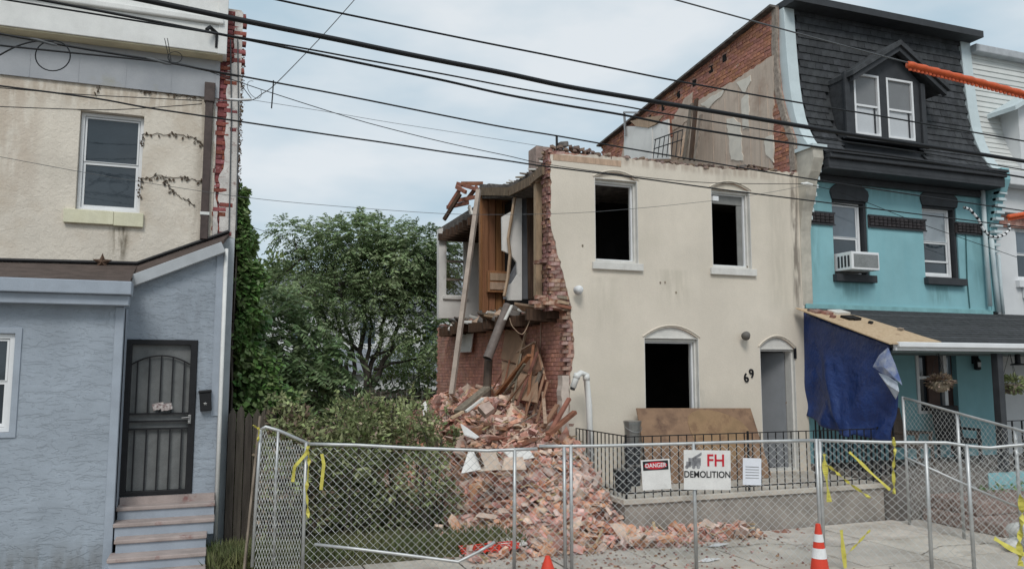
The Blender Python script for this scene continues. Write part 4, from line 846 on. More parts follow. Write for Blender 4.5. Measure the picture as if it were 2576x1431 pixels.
for x, z in ((6.05, 4.72), (7.62, 4.12), (7.72, 4.13), (9.55, 4.5), (7.95, 3.95), (10.35, 1.9)): MB().obox((x, YF-.033, z), (.014, 0, .004), (0, .004, 0), (-.003, 0, .02)).build('anchor_hole', m_old, CH)
HN = thing('house_number', 'black house number 69 slanting beside the narrow doorway', 'number', onY(1883, 945, YF-.04))
for ch, x, y in (('6', 1877, 951), ('9', 1891, 940)): lettering('digit', ch, .235, onY(x, y, YF-.04), m_black, HN, 0, R(14), .012, .95)
# white vent pipe with bent top
m_pvc = mat('white_pvc', (.70, .70, .68), .45, var=.04, scale=5)
PV = thing('vent_pipe', 'white plastic pipe with bent top standing before the torn corner', 'pipe', onY(1482, 1130, 12.25))
pp = [onY(1441, 975, 12.2), onY(1452, 944, 12.2), onY(1461, 938, 12.22), onY(1474, 941, 12.25), onY(1482, 1020, 12.25)]; e = pp[-1].copy(); e.z = .5; pp.append(Vector((e.x+.03, e.y, .5)))
MB().tube(pp, .052, 10).build('tube', m_pvc, PV, smooth=True); MB().tube([pp[0]+Vector((-.012, -.004, -.03)), pp[0]+Vector((.002, 0, .004))], .042, 10).build('opening', m_black, PV)
MB().tube([pp[1]-Vector((.02, 0, .05)), pp[1]+Vector((.01, 0, .03))], .06, 10).tube([pp[3]+Vector((0, 0, .0)), pp[3]-Vector((-.01, 0, .1))], .06, 10).build('elbow_collar', m_pvc, PV, smooth=True)
# ================================================================ TEAL HOUSE
m_teal = mat('teal_paint', (.245, .46, .50), .8, var=.07, scale=1.3, bump=.003, bscale=40, streak=.3, streakcol=(.18, .42, .48))
m_char = mat('charcoal_paint', (.042, .045, .05), .65, var=.15, scale=5, bump=.001)
m_shing = mat('black_shingle', (.046, .049, .053), .85, var=.25, scale=8, bump=.004, bscale=70, isl=.24)
m_cyan = mat('pale_cyan_trim', (.56, .64, .66), .7, var=.06, scale=3, streak=.2, streakcol=(.42, .46, .46))
m_band = mat('dark_brick_band', (.035, .03, .032), .8, var=.3, scale=14, isl=.3)
m_roofg = mat('grey_shingle', (.055, .058, .062), .9, var=.25, scale=9, bump=.004, bscale=60, isl=.16)
m_osb = mat('osb_sheathing', (.45, .32, .20), .85, var=.2, scale=20, col2=(.55, .42, .28), blotch=((.26, .15, .10), 5, .6, .7))
m_blind = mat('white_blind', (.52, .54, .56), .5, var=.05, scale=2, spec=.6)
XT0, XT1 = 10.90, 15.98
stain(m_teal, [(12.1, .45, 3.8, 4.35, (.13, .26, .27), .6, .3), (14.5, .45, 3.8, 4.35, (.13, .26, .27), .6, .3), (13.4, 3, 6.0, 6.6, (.14, .27, .28), .5, .3), (11.2, .2, 4.0, 6.3, (.15, .29, .31), .5, .6), (15.7, .25, 4.0, 6.3, (.15, .29, .31), .5, .6)])  # darker below the sills, under the cornice and along both consoles
TH_ = thing('teal_row_house', 'teal painted row house with black shingled mansard and dormer', 'house', (13.5, 12.7, 0))
T1o = (g(2096, 600)[0], g(2184, 600)[0], g(2140, 692)[1], g(2140, 486)[1])
T2o = (g(2323, 600)[0], g(2409, 600)[0], g(2365, 700)[1], g(2365, 502)[1])
zS = 6.47
dW = (g(2304, 950)[0], g(2380, 950)[0], g(2340, 1040)[1], g(2340, 860)[1]); dD = (g(2381, 950)[0], g(2408, 950)[0], .75, g(2390, 862)[1])
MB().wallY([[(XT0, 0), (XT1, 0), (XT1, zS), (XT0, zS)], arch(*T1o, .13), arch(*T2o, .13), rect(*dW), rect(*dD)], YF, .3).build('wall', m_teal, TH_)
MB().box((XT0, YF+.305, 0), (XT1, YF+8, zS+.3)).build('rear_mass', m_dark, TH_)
for O in (T1o, T2o):
    x0, x1, z0, z1 = O; e = .03
    a = [(x0-.01, z1-.16)] + [(x0-e-.02, z1-.02)] + [(x0-e + (x1-x0+2*e)*t, z1 + .06 + .2*(1-(2*t-1)**2)) for t in [k/8 for k in range(9)]] + [(x1+e+.02, z1-.02), (x1+.01, z1-.16)]
    MB().wallY([a], YF-.03, .1).build('hood', m_char, TH_, bevel=.008)
    MB().wallY([rect(x0+.002, x1-.002, z0+.002, z1-.165), rect(x0+.03, x1-.06, z0+.03, z1-.2)], YF+.03, .16).build('reveal', m_char, TH_)
    MB().box((x0-.05, YF-.12, z0-.15), (x1+.08, YF+.05, z0)).build('sill', m_char, TH_, bevel=.01)
w1_ = sash_window(TH_, T1o[0]+.01, T1o[1]-.1, T1o[2]+.04, T1o[3]-.19, YF+.12, m_vinyl, m_gl, fw=.05, rail=.5, name='upper_window', mg2=m_gl2)
w2_ = sash_window(TH_, T2o[0]+.01, T2o[1]-.1, T2o[2]+.04, T2o[3]-.19, YF+.12, m_vinyl, m_gl, fw=.05, rail=.5, name='upper_window', mg2=glass('sky_glass', (.30, .34, .37)))
for O, wn in ((T1o, w1_), (T2o, w2_)):
    MB().box((O[0]+.07, YF+.14, O[2]+.36), (O[1]-.16, YF+.165, O[2]+.40)).build('screen_bar', m_vinyl, wn)
for a, b, c, d in ((2034, 2097, 533, 566), (2182, 2326, 544, 580), (2402, 2471, 560, 592)):
    x0, x1 = g(a, 550)[0], g(b, 550)[0]; zc_ = (g((a+b)/2, (c+d)/2)[1]); bt = MB().box((x0, YF-.02, zc_-.125), (x1, YF+.02, zc_+.125)).build('brick_band', m_band, TH_)
    MB().box((x0-.01, YF-.045, zc_+.1), (x1+.01, YF-.021, zc_+.135)).box((x0-.01, YF-.04, zc_-.135), (x1+.01, YF-.021, zc_-.105)).build('band_edge', m_char, bt)
    k = x0 + .03; i = 0
    while k < x1 - .1:
        for r2 in range(3): inst('brick', MESH_BB if 'MESH_BB' in globals() else globals().setdefault('MESH_BB', brickmesh('brick', .1, .05, .05, m_band, 3)), Matrix.Translation((k+.05, YF-.03, zc_-.06+r2*.065)), bt)
        k += .115
# air conditioner in the left window
ac0 = onY(2108, 680, YF-.3); AX0, AX1 = g(2110, 660)[0]-.06, g(2178, 660)[0]-.06; AZ0, AZ1 = T1o[2]+.06, T1o[2]+.42
AC = thing('air_conditioner', 'white window air conditioner under the left teal house window', 'air conditioner', ((AX0+AX1)/2, YF-.2, AZ0))
MB().box((AX0, YF-.42, AZ0), (AX1, YF+.1, AZ1)).build('case', m_vinyl, AC, bevel=.012)
MB().box((AX0+.05, YF-.428, AZ0+.05), (AX1-.04, YF-.419, AZ1-.05)).build('grille', mat('ac_grille', (.22, .23, .23), .7, fine=.25), AC)
for k in range(4): MB().box((AX0-.006, YF-.36+k*.09, AZ0+.06), (AX0+.002, YF-.31+k*.09, AZ1-.07)).build('louvre', m_char, AC)
# base ledge, cornice
MB().box((XT0, YF-.05, g(2250, 783)[1]-.02), (XT1, YF-.001, g(2250, 772)[1])).build('ledge', mat('pale_teal_trim', (.22, .42, .44), .7), TH_)
MB().box((XT0+.26, YF-.56, zS), (XT1-.05, YF+.3, zS+.05)).build('soffit', m_char, TH_)
MB().box((XT0+.26, YF-.55, zS+.051), (XT1-.02, YF-.40, zS+.2)).build('cornice', m_char, TH_, bevel=.01)
MB().box((XT0+.26, YF-.62, zS+.201), (XT1-.02, YF-.38, zS+.3)).build('cornice_crown', m_char, TH_, bevel=.02)
MB().box((XT0+.26, YF-.66, zS+.301), (XT1-.02, YF-.36, zS+.36)).build('cornice_cap', m_char, TH_, bevel=.01)
MB().box((XT0+.3, YF-.1, zS-.14), (XT1-.1, YF-.001, zS-.001)).build('bed_moulding', m_char, TH_, bevel=.02)
# mansard
prof = [(YF-.36, zS+.36), (YF-.26, zS+.46), (YF-.14, zS+.62), (YF-.02, zS+.85), (YF+.09, zS+1.15), (YF+.17, zS+1.5), (YF+.23, zS+1.95), (YF+.27, zS+2.5), (YF+.30, zS+3.1), (YF+.32, zS+3.6)]
def slabprof(p, X0, X1, back=1.2):
    lp = p + [(p[-1][0]+back, p[-1][1]), (p[-1][0]+back, p[0][1])]; return MB().wallX([lp], X0, X1-X0)
MS = slabprof(prof, XT0+.2, XT1-.06).build('mansard', m_char, TH_)
seg = []; acc = 0
for a, b in zip(prof[:-1], prof[1:]): d = math.hypot(b[0]-a[0], b[1]-a[1]); seg.append((acc, d, a, b)); acc += d
def at_prof(s_):
    for o_, d, a, b in seg:
        if s_ <= o_ + d: t = (s_-o_)/d; return a[0]+(b[0]-a[0])*t, a[1]+(b[1]-a[1])*t, (b[0]-a[0])/d, (b[1]-a[1])/d
    return b[0], b[1], (b[0]-a[0])/d, (b[1]-a[1])/d
dmx0, dmx1 = onY(2128, 250, 12.45).x, onY(2318, 260, 12.45).x
shm = []
for k in range(4): shm.append(brickmesh('shingle', .194, .024, .21, m_shing, 60+k))
cells = []; s_ = .06; row = 0
while s_ < acc - .02:
    y, z, ty, tz = at_prof(s_); x = XT0 + .32 + (.1 if row % 2 else 0)
    while x < XT1 - .1:
        if not (dmx0-.03 < x < dmx1+.03 and z < zS+2.05): cells.append((x, y, z, ty, tz))
        x += .2
    s_ += .165; row += 1
cells.sort(key=lambda c: (Vector(c[:3]) - EYE).length); stf = MB()
for i, (x, y, z, ty, tz) in enumerate(cells):
    ang = math.atan2(ty, tz); M4 = Matrix.Translation((x, y-.024, z+.03)) @ Matrix.Rotation(-ang - .11, 4, 'X') @ Matrix.Rotation(random.uniform(-.015, .015), 4, 'Y'); me = random.choice(shm)
    if i < 300: inst('shingle', me, M4, MS)
    else: stf.add([M4 @ v.co for v in me.vertices], [tuple(p.vertices) for p in me.polygons])
kind(stf.build('shingles', m_shing, MS), 'stuff')
po = [(a-.07, b+.03) for a, b in prof]
slabprof(po, XT0-.02, XT0+.25, .4).build('parapet_trim', m_cyan, TH_, bevel=.01)
slabprof(po, XT1-.1, XT1+.2, .4).build('parapet_trim', m_cyan, TH_, bevel=.01)
MB().box((XT0-.02, YF-.1, zS+3.6), (XT1+.2, YF+2, zS+3.75)).build('top_cornice', m_char, TH_)
# corbelled console at the party wall, with tooth edge
cons = [(YF-.48, zS+.46), (YF-.5, zS+.2), (YF-.40, zS-.05), (YF-.30, zS-.2), (YF-.24, zS-.5), (YF-.12, zS-.8), (YF-.05, zS-1.2), (YF-.035, 3.8), (YF+.1, 3.8), (YF+.1, zS+.46)]
cs = MB().wallX([cons], XT0-.06, .25).build('console', mat('weathered_console', (.47, .44, .38), .9, var=.15, scale=4, streak=.5, streakcol=(.26, .22, .18)), TH_, bevel=.01)
MB().wallX([[(YF-.53, zS+.47), (YF-.53, zS+.40), (YF+.1, zS+.40), (YF+.1, zS+.47)]], XT0-.1, .36).build('console_cap', m_cyan, cs)
for k in range(9):
    z = zS+.1-k*.15; y = YF-.42+k*.05; MB().box((XT0+.19, y, z), (XT0+.235, y+.1, z+.08)).build('tooth', m_cyan, cs)
cons2 = [(a, b) for a, b in cons]
cs2 = MB().wallX([cons2], XT1-.0, .22).build('console', m_teal, TH_, bevel=.01)
for k in range(10):
    z = zS-.1-k*.14; y = YF-.36+k*.03; MB().box((XT1+.0, y-.03, z), (XT1+.235, y+.12, z+.06)).build('tooth', m_cyan, cs2)
# dormer
YQ = 12.45
q = lambda x, y: XZ(x, y, YQ)
DM = TH_
ap = q(2243, 118); e0 = q(2128, 180); e1 = q(2352, 210)
zb = q(2220, 352)[1]
pent = [(dmx0, zb), (dmx1, zb), (dmx1, e0[1]-.0), (ap[0], ap[1]-.12), (dmx0, e0[1]-.0)]
r1 = (q(2149, 250)[0], q(2213, 250)[0], q(2180, 340)[1], q(2180, 187)[1]); r2 = (q(2231, 250)[0], q(2298, 250)[0], q(2265, 346)[1], q(2265, 198)[1])
r2 = (r2[0], r2[1], r1[2], r1[3])
dmf = MB().wallY([pent, rect(*r1), rect(*r2)], YQ, .1).build('dormer', m_char, TH_)
MB().box((dmx0+.001, YQ+.1, zb), (dmx0+.08, YF+.4, e0[1]-.05)).build('dormer_cheek', m_shing, dmf); MB().box((dmx1-.08, YQ+.1, zb), (dmx1-.001, YF+.4, e0[1]-.05)).build('dormer_cheek', m_shing, dmf)
m_blind2 = mat('drawn_shade', (.17, .175, .18), .4, var=.08, scale=2, spec=.6)
for r_ in (r1, r2):
    x0, x1, z0, z1 = r_; dwn = MB().wallY([rect(x0+.002, x1-.002, z0+.002, z1-.002), rect(x0+.05, x1-.05, z0+.05, z1-.05)], YQ-.005, .08).build('dormer_window', m_vinyl, TH_, bevel=.006)
    zm_ = z0+(z1-z0)*.48; MB().box((x0+.051, YQ+.015, zm_-.02), (x1-.051, YQ+.05, zm_+.022)).build('meeting_rail', m_vinyl, dwn)
    MB().box((x0+.045, YQ+.055, z0+.045), (x1-.045, YQ+.062, zm_-.0)).build('pane', m_blind, dwn); MB().box((x0+.045, YQ+.04, zm_), (x1-.045, YQ+.047, z1-.045)).build('pane', m_blind2, dwn)
    MB().box((x1-.13, YQ+.03, z0+.05), (x1-.10, YQ+.05, zm_-.02)).build('screen_edge', m_char, dwn)
for x in (dmx0-.06, dmx1-.06): MB().box((x, YQ-.06, zb-.02), (x+.12, YQ-.001, e0[1]-.02)).build('pilaster', m_char, dmf, bevel=.008)
MB().box((dmx0-.12, YQ-.1, zb-.08), (dmx1+.12, YQ+.0, zb-.001)).build('dormer_sill', m_char, dmf)
hw = max(ap[0]-e0[0], e1[0]-ap[0]) + .05; rise_ = ap[1]-e0[1]
for s_ in (-1, 1):
    lo = (ap[0]+s_*hw, e0[1]-.06); pts = [(ap[0], ap[1]+.06), lo, (lo[0], lo[1]-.1), (ap[0], ap[1]-.05)]
    MB().wallY([pts if s_ < 0 else pts[::-1]], YQ-.25, 1.4).build('dormer_roof', m_shing, dmf)
    pts = [(ap[0], ap[1]-.052), (lo[0]-s_*.05, lo[1]-.09), (lo[0]-s_*.05, lo[1]-.2), (ap[0], ap[1]-.17)]
    MB().wallY([pts if s_ < 0 else pts[::-1]], YQ-.2, .1).build('bargeboard', m_char, dmf)
# ---- porch
YE, ZE, ZW = 10.5, g(0, 0) and onY(2240, 862, 10.5).z, onY(2250, 782, YF).z
XE0 = 10.86; XE1 = 20
sl_ = (ZW-ZE)/(YF-YE)
PR = MB().add([(XE0, YE, ZE), (XE1, YE, ZE), (XE1, YF-.002, ZW), (XE0, YF-.002, ZW), (XE0, YE, ZE-.1), (XE1, YE, ZE-.1), (XE1, YF-.002, ZW-.1), (XE0, YF-.002, ZW-.1)], [(0,1,2,3), (4,7,6,5), (0,4,5,1), (1,5,6,2), (2,6,7,3), (3,7,4,0)]).build('porch_roof', m_roofg, TH_)
nC = 15
for k in range(nC):
    y0 = YE + (YF-YE)*k/nC - .02; y1 = YE + (YF-YE)*(k+1)/nC; z0 = ZE + (y0-YE)*sl_; z1 = ZE + (y1-YE)*sl_
    MB().add([(XE0+.02, y0, z0+.022), (XE1, y0, z0+.022), (XE1, y1, z1+.006), (XE0+.02, y1, z1+.006), (XE0+.02, y0, z0+.002), (XE1, y0, z0+.002), (XE1, y1, z1+.001), (XE0+.02, y1, z1+.001)], [(0,1,2,3), (0,4,5,1), (3,7,4,0), (1,5,6,2)]).build('shingle_course', m_roofg, PR)
on_roof = lambda x, y, dz=0: (lambda d: EYE + d * ((ZE + dz - sl_*YE - ZC) / (d.z - sl_*d.y)))(ray(x, y))
ob = [on_roof(x, y, .03) for x, y in ((2001, 774), (2112, 784), (2180, 800), (2250, 822), (2320, 845), (2368, 859), (2238, 863))]

tri = tessellate_polygon([ob]); nb = len(ob)
osb = MB().add(ob + [p - Vector((0, 0, .02)) for p in ob], [tuple(t) for t in tri] + [tuple(i+nb for i in t[::-1]) for t in tri] + [(i, i+nb, (i+1) % nb+nb, (i+1) % nb) for i in range(nb)]).build('sheathing', m_osb, TH_)
for i, (x, y, s_, m) in enumerate(((2140, 800, .16, m_dark), (2150, 802, .1, m_dark), (2080, 788, .1, m_brick), (2055, 784, .12, m_brick), (2265, 829, .05, m_old), (2190, 812, .04, m_black), (2110, 786, .18, m_trim), (2042, 781, .07, m_tar), (2095, 797, .05, m_brick))):  # debris, plus near-black pieces standing in for the dark hole in the sheathing
    p = on_roof(x, y, .045); MB().obox(p, (s_, .02, .008), (-.02, s_*.6, s_*.6*sl_), (0, -.012, .03)).build('roof_debris_and_hole', m, TH_)
MB().box((XE0, YE-.05, ZE-.13), (XE1, YE+.02, ZE-.0)).build('eave_fascia', m_vinyl, TH_, bevel=.01)
MB().box((XE0+.01, YE-.13, ZE-.075), (XE1, YE-.051, ZE+.015)).build('eave_gutter', m_vinyl, TH_, bevel=.015)
MB().box((XE0+.02, YE+.03, ZE-.16), (XE1, YF-.003, ZE-.12)).build('porch_ceiling', mat('porch_ceiling_paint', (.16, .20, .20), .8), TH_)
MB().box((XE0+.02, YE+.1, -.1), (XE1, YF-.002, .72)).build('porch_floor', mat('porch_floor_paint', (.19, .17, .155), .85, var=.2, scale=4, isl=.0), TH_)
# porch wall openings
x0, x1, z0, z1 = dW
pwn = MB().wallY([rect(x0+.002, x1-.002, z0+.002, z1-.002), rect(x0+.07, x1-.09, z0+.06, z1-.06)], YF-.03, .12).build('porch_window', m_vinyl, TH_)
MB().box((x0+.06, YF+.05, z0+.05), (x1-.08, YF+.06, z1-.05)).build('pane', m_gl, pwn); MB().box((x0+.07, YF-.02, (z0+z1)/2-.03), (x1-.09, YF+.02, (z0+z1)/2+.03)).build('meeting_rail', m_vinyl, pwn)
MB().box((x0+.07+.25, YF-.01, z0+.06), (x0+.07+.56, YF+.03, z1-.06)).build('brown_curtain', mat('brown_curtain', (.10, .065, .055), .9), pwn)
x0, x1, z0, z1 = dD
tdr = MB().box((x0+.002, YF+.12, z0), (x1-.002, YF+.16, z1-.002)).build('entry_door', mat('dark_red_door', (.05, .025, .022), .6), TH_)
MB().box((x0+.05, YF+.105, z1-.75), (x1-.05, YF+.119, z1-.15)).build('door_light', m_gl2, tdr)
pl_ = onY(2458, 905, YF-.1); LT = thing('porch_lantern', 'black wall lantern on the teal porch wall', 'lantern', pl_)
MB().box(pl_+Vector((-.05, .0, -.08)), pl_+Vector((.05, .098, .18))).build('back_plate', m_black, LT); MB().lathe([(.03, -.22), (.07, -.2), (.075, -.02), (.04, .03), (.02, .06)], pl_, 10).build('lantern_body', m_black, LT); MB().lathe([(.055, -.15), (.06, -.05)], pl_+Vector((0, -.02, 0)), 10).build('globe', m_blind, LT)
xpst = onY(2507, 950, YE+.15).x
MB().box((xpst-.07, YE+.05, .72), (xpst+.07, YE+.19, ZE-.12)).build('porch_post', m_char, TH_, bevel=.01)
MB().box((xpst+1.9, YE+.05, .72), (xpst+2.04, YE+.19, ZE-.12)).build('porch_post', m_trim, TH_, bevel=.01)
# downpipes at the right corner
for i, (a, b, c, d) in enumerate(((2470, 445, 2490, 770), (2494, 600, 2512, 785), (2512, 640, 2524, 790))):
    MB().tube([onY(a, b, YF-.12), onY((a+c)/2-1, (b+d)/2, YF-.1), onY(c, d, YF-.1)], .05 if i < 2 else .035, 8).build('downpipe', m_cyan, TH_, smooth=True)
MB().tube([onY(2430, 590, YF-.02), onY(2433, 700, YF-.02), onY(2440, 775, YF-.02)], .014, 5).build('wall_cable', mat('teal_cable', (.06, .15, .16), .7), TH_)
# railing under the tarp and along the porch front
def railing(parent, p, q, z0, z1, n, m, r=.011, mid=True):
    p, q = Vector(p), Vector(q)
    MB().beam(p+Vector((0, 0, z1)), q+Vector((0, 0, z1)), .024, .014).build('top_rail', m, parent)
    if mid: MB().beam(p+Vector((0, 0, z0+.08)), q+Vector((0, 0, z0+.08)), .03, .015).build('bottom_rail', m, parent)
    for k in range(n+1):
        c = p.lerp(q, k/n); MB().box((c.x-r, c.y-r, z0), (c.x+r, c.y+r, z1-.008)).build('picket', m, parent)
RL2 = thing('porch_railing', 'black iron railing along the edge of the teal porch', 'railing', (11, 11, .72))
railing(RL2, (10.97, YF-.1, 0), (10.97, YE+.2, 0), .72, 1.62, 18, m_black); railing(RL2, (xpst+.08, YE+.16, 0), (19.5, YE+.16, 0), .72, 1.6, 24, m_black)
# blue tarpaulin
m_tarp = mat('blue_tarpaulin', (.010, .028, .115), .3, var=.25, scale=2.5, bump=.05, bscale=5, spec=.45, col2=(.016, .044, .17))
m_tarpi = mat('tarp_underside', (.13, .19, .42), .5, var=.2, scale=8, col2=(.42, .46, .55), fine=.15)
Lp = [(2022, 786), (2019, 860), (2016, 940), (2022, 1000), (2032, 1045)]; Rp = [(2238, 868), (2246, 920), (2262, 985), (2256, 1050), (2242, 1112)]
def lerp_path(P, t): f = t*(len(P)-1); i = min(int(f), len(P)-2); u_ = f-i; return P[i][0]+(P[i+1][0]-P[i][0])*u_, P[i][1]+(P[i+1][1]-P[i][1])*u_
nu, nv = 44, 36; vs = []
for j in range(nv+1):
    for i in range(nu+1):
        s_, t = i/nu, j/nv; a, b = lerp_path(Lp, t), lerp_path(Rp, t); px_, py_ = a[0]+(b[0]-a[0])*s_, a[1]+(b[1]-a[1])*s_
        v = onX(px_, py_ + 14*t*math.sin(math.pi*s_)*(1 if s_ < .6 else .4), 10.855)
        fold = .07*math.sin(s_*19 + 3*t)*t*(1-.5*s_) + .14*math.exp(-((s_-.18-.3*t)/.05)**2)*t + .10*math.exp(-((s_-.33-.22*t)/.04)**2)*t*t + .05*math.sin(t*13+s_*9)*t*t + .12*t*math.sin(math.pi*s_)
        v.x -= fold; vs.append(v)
fs = [(j*(nu+1)+i, j*(nu+1)+i+1, (j+1)*(nu+1)+i+1, (j+1)*(nu+1)+i) for j in range(nv) for i in range(nu)]
TP = thing('tarpaulin', 'dark blue tarpaulin hanging from the side of the porch roof', 'tarp', (10.8, 11.6, .9))
o = MB().add(vs, fs).build('sheet', m_tarp, TP, smooth=True); sm = o.modifiers.new('s', 'SOLIDIFY'); sm.thickness = .006
fl = [(2196, 922), (2212, 893), (2234, 874), (2252, 915), (2270, 968), (2248, 950), (2222, 940)]
fv = [onX(x, y, 10.72 - .05*math.sin(i)) for i, (x, y) in enumerate(fl)]; c0 = sum(fv, Vector())/len(fv) + Vector((-.08, 0, 0))
o = MB().add(fv + [c0], [(i, (i+1) % 7, 7) for i in range(7)]).build('folded_corner', m_tarpi, TP); sm = o.modifiers.new('s', 'SOLIDIFY'); sm.thickness = .006
fl = [(2210, 938), (2232, 944), (2258, 962), (2262, 985), (2254, 1004), (2236, 975), (2222, 955)]
fv = [onX(x, y, 10.76 - .04*math.cos(i*2)) for i, (x, y) in enumerate(fl)]; c0 = sum(fv, Vector())/len(fv) + Vector((-.06, 0, 0))
o = MB().add(fv + [c0], [(i, (i+1) % 7, 7) for i in range(7)]).build('white_lining', mat('tarp_lining', (.42, .46, .52), .6, var=.2, scale=9), TP); sm = o.modifiers.new('s', 'SOLIDIFY'); sm.thickness = .006
# hanging baskets
def basket(px, py, Y, label):
    c = onY(px, py, Y); t = thing('hanging_basket', label, 'hanging plant', c, 'hanging baskets on the porch'); MB().lathe([(.06, -.17), (.15, -.1), (.19, .02), (.17, .02)], c, 14).build('pot', m_old, t, smooth=True)
    b = MB(); hk = c + Vector((0, 0, ZE-.12-c.z))
    for k in range(3): a = k*2.1; b.tube([c+Vector((.17*math.cos(a), .17*math.sin(a), .02)), hk], .005, 4)
    b.build('hanger', m_black, t); n = 520; P, D = in_blob(np.array(c)+np.array([0, 0, .03]), .21 if px < 2450 else .27, n, .2); P[:, 2] = P[:, 2]*.55 + c.z*.45
    fastmesh('foliage', leaves(P, D, rng.uniform(.05, .1, n), .045), LEAF['dry'] if px < 2450 else LEAF['bush'], t)
basket(2364, 962, YE+.35, 'hanging basket of drying plant in front of the teal porch window'); basket(2545, 968, YE+.3, 'full hanging basket beside the white house porch')
# porch chairs
m_wick = mat('brown_wicker', (.11, .085, .07), .85, var=.3, scale=40, bump=.006, bscale=60)
def chair(cx, cy, rz, label, m):
    t = thing('porch_chair', label, 'chair', (0, 0, 0), 'chairs on the teal porch')
    z = .72
    for sx in (-.27, .27):
        for sy in (-.26, .24): MB().box((sx-.025, sy-.025, z), (sx+.025, sy+.025, z+.4)).build('leg', m, t)
        MB().box((sx-.035, -.28, z+.6), (sx+.035, .26, z+.65)).build('armrest', m, t, bevel=.01); MB().box((sx-.03, -.26, z+.42), (sx+.03, -.22, z+.6)).build('arm_post', m, t)
    MB().box((-.3, -.29, z+.36), (.3, .28, z+.44)).build('seat', m, t, bevel=.02); MB().obox((0, .3, z+.74), (.3, 0, 0), (0, .03, 0), (0, .06, .34)).build('backrest', m, t, bevel=.02)
    t.rotation_euler.z = rz; t.location = (cx, cy, 0); return t
p = onY(2300, 1060, 11.6); chair(p.x, 11.7, .3, 'brown wicker chair on the teal porch next to the tarpaulin', m_wick)
p = onY(2430, 1060, 11.9); chair(p.x, 12.1, -.2, 'dark padded chair on the teal porch below the wall lantern', mat('dark_cushion', (.05, .05, .052), .9, var=.2, scale=6))
# ================================================================ WHITE HOUSE AT THE RIGHT
m_wh = mat('white_house_paint', (.66, .67, .68), .8, var=.05, scale=1.5, streak=.15, streakcol=(.5, .5, .5))
m_sid = mat('vinyl_siding', (.60, .61, .59), .6, var=.05, scale=2, isl=.05)
WH = thing('white_row_house', 'white row house with vinyl siding at the right edge', 'house', (18, 12.7, 0))
XW0, XW1 = XT1+.22, 21
wo = (g(2556, 640)[0], g(2556, 640)[0]+1.0, g(2560, 706)[1], g(2560, 572)[1])
MB().wallY([[(XW0, 0), (XW1, 0), (XW1, zS+.2), (XW0, zS+.2)], rect(*wo)], YF, .3).build('wall', m_wh, WH)
MB().box((XW0, YF+.305, 0), (XW1, YF+8, zS+2)).build('rear_mass', m_dark, WH)
sash_window(WH, wo[0]+.003, wo[1]-.003, wo[2]+.003, wo[3]-.003, YF+.03, m_vinyl, m_gl, fw=.06, name='upper_window', mg2=m_gl2)
MB().box((wo[0]-.08, YF-.1, wo[2]-.15), (wo[1]+.08, YF+.03, wo[2]-.001)).build('sill', m_wh, WH)
za_ = g(2560, 722)[1]; fb = MB().box((wo[0]+.1, YF-.2, za_-.25), (wo[0]+.75, YF-.01, za_+.03)).build('window_fan_unit', m_vinyl, WH, bevel=.01); MB().tube([(wo[0]+.3, YF-.215, za_-.1), (wo[0]+.3, YF-.199, za_-.1)], .09, 14).build('fan_grille', m_char, fb)
MB().box((XW0, YF-.5, zS+.1), (XW1, YF+.2, zS+.42)).build('cornice', m_wh, WH, bevel=.02); MB().box((XW0, YF-.2, zS-.45), (XW1, YF-.002, zS+.098)).build('frieze', m_wh, WH)
MB().box((XW0+.05, YF-.06, zS-.75), (XW1, YF-.003, zS-.5)).build('brick_strip', m_brick, WH)
pw_ = [(a+.02, b+.05) for a, b in prof]; ztop = onY(2450, 132, YF+.3).z
WM = MB().wallX([[p for p in pw_ if p[1] < ztop] + [(pw_[-1][0], ztop), (pw_[-1][0]+1.5, ztop), (pw_[-1][0]+1.5, pw_[0][1])]], XW0, XW1-XW0).build('mansard', m_sid, WH)
s_ = .02; row = 0
while s_ < acc:
    y, z, ty, tz = at_prof(s_)
    if z + .05 > ztop - .08: break
    y2, z2, _, _ = at_prof(min(s_+.13, acc))
    MB().add([(XW0, y-.022, z+.05), (XW1, y-.022, z+.05), (XW1, y2-.0, z2+.055), (XW0, y2-.0, z2+.055), (XW0, y+.01, z+.05), (XW1, y+.01, z+.05)], [(0,1,2,3), (0,4,5,1)]).build('siding_board', m_sid, WM); s_ += .13
MB().box((XW0-.02, YF+.1, ztop-.06), (XW1, YF+1.5, ztop+.12)).build('top_cornice', mat('grey_cap', (.42, .44, .46), .7), WH, bevel=.02)
dxw = onY(2555, 300, 12.4).x
WD = MB().box((dxw+.16, 12.45, zS+.5), (XW1, YF+.8, zS+2.1)).build('dormer', m_wh, WH)
za2 = onY(2540, 262, 12.3).z
MB().add([(dxw-.25, 12.2, za2-.06), (dxw+1.0, 12.2, za2+.62), (dxw+1.0, 13.6, za2+.62), (dxw-.25, 13.6, za2-.06), (dxw-.25, 12.2, za2-.16), (dxw+1.0, 12.2, za2+.5), (dxw+1.0, 13.6, za2+.5), (dxw-.25, 13.6, za2-.16)], [(0,1,2,3), (4,7,6,5), (0,4,5,1), (1,5,6,2), (2,6,7,3), (3,7,4,0)]).build('dormer_roof', m_cyan, WD)
fbp = onY(2560, 905, YE+.4); FB = thing('bird_feeder', 'small black bird feeder hanging at the right porch', 'feeder', fbp)
MB().lathe([(.005, .3), (.02, .12), (.05, .1), (.05, -.06), (.13, -.08), (.13, -.1)], fbp, 12).build('body', m_black, FB); MB().tube([fbp+Vector((0, 0, .25)), (fbp.x, fbp.y, ZE-.12)], .006, 4).build('cord', m_black, FB)
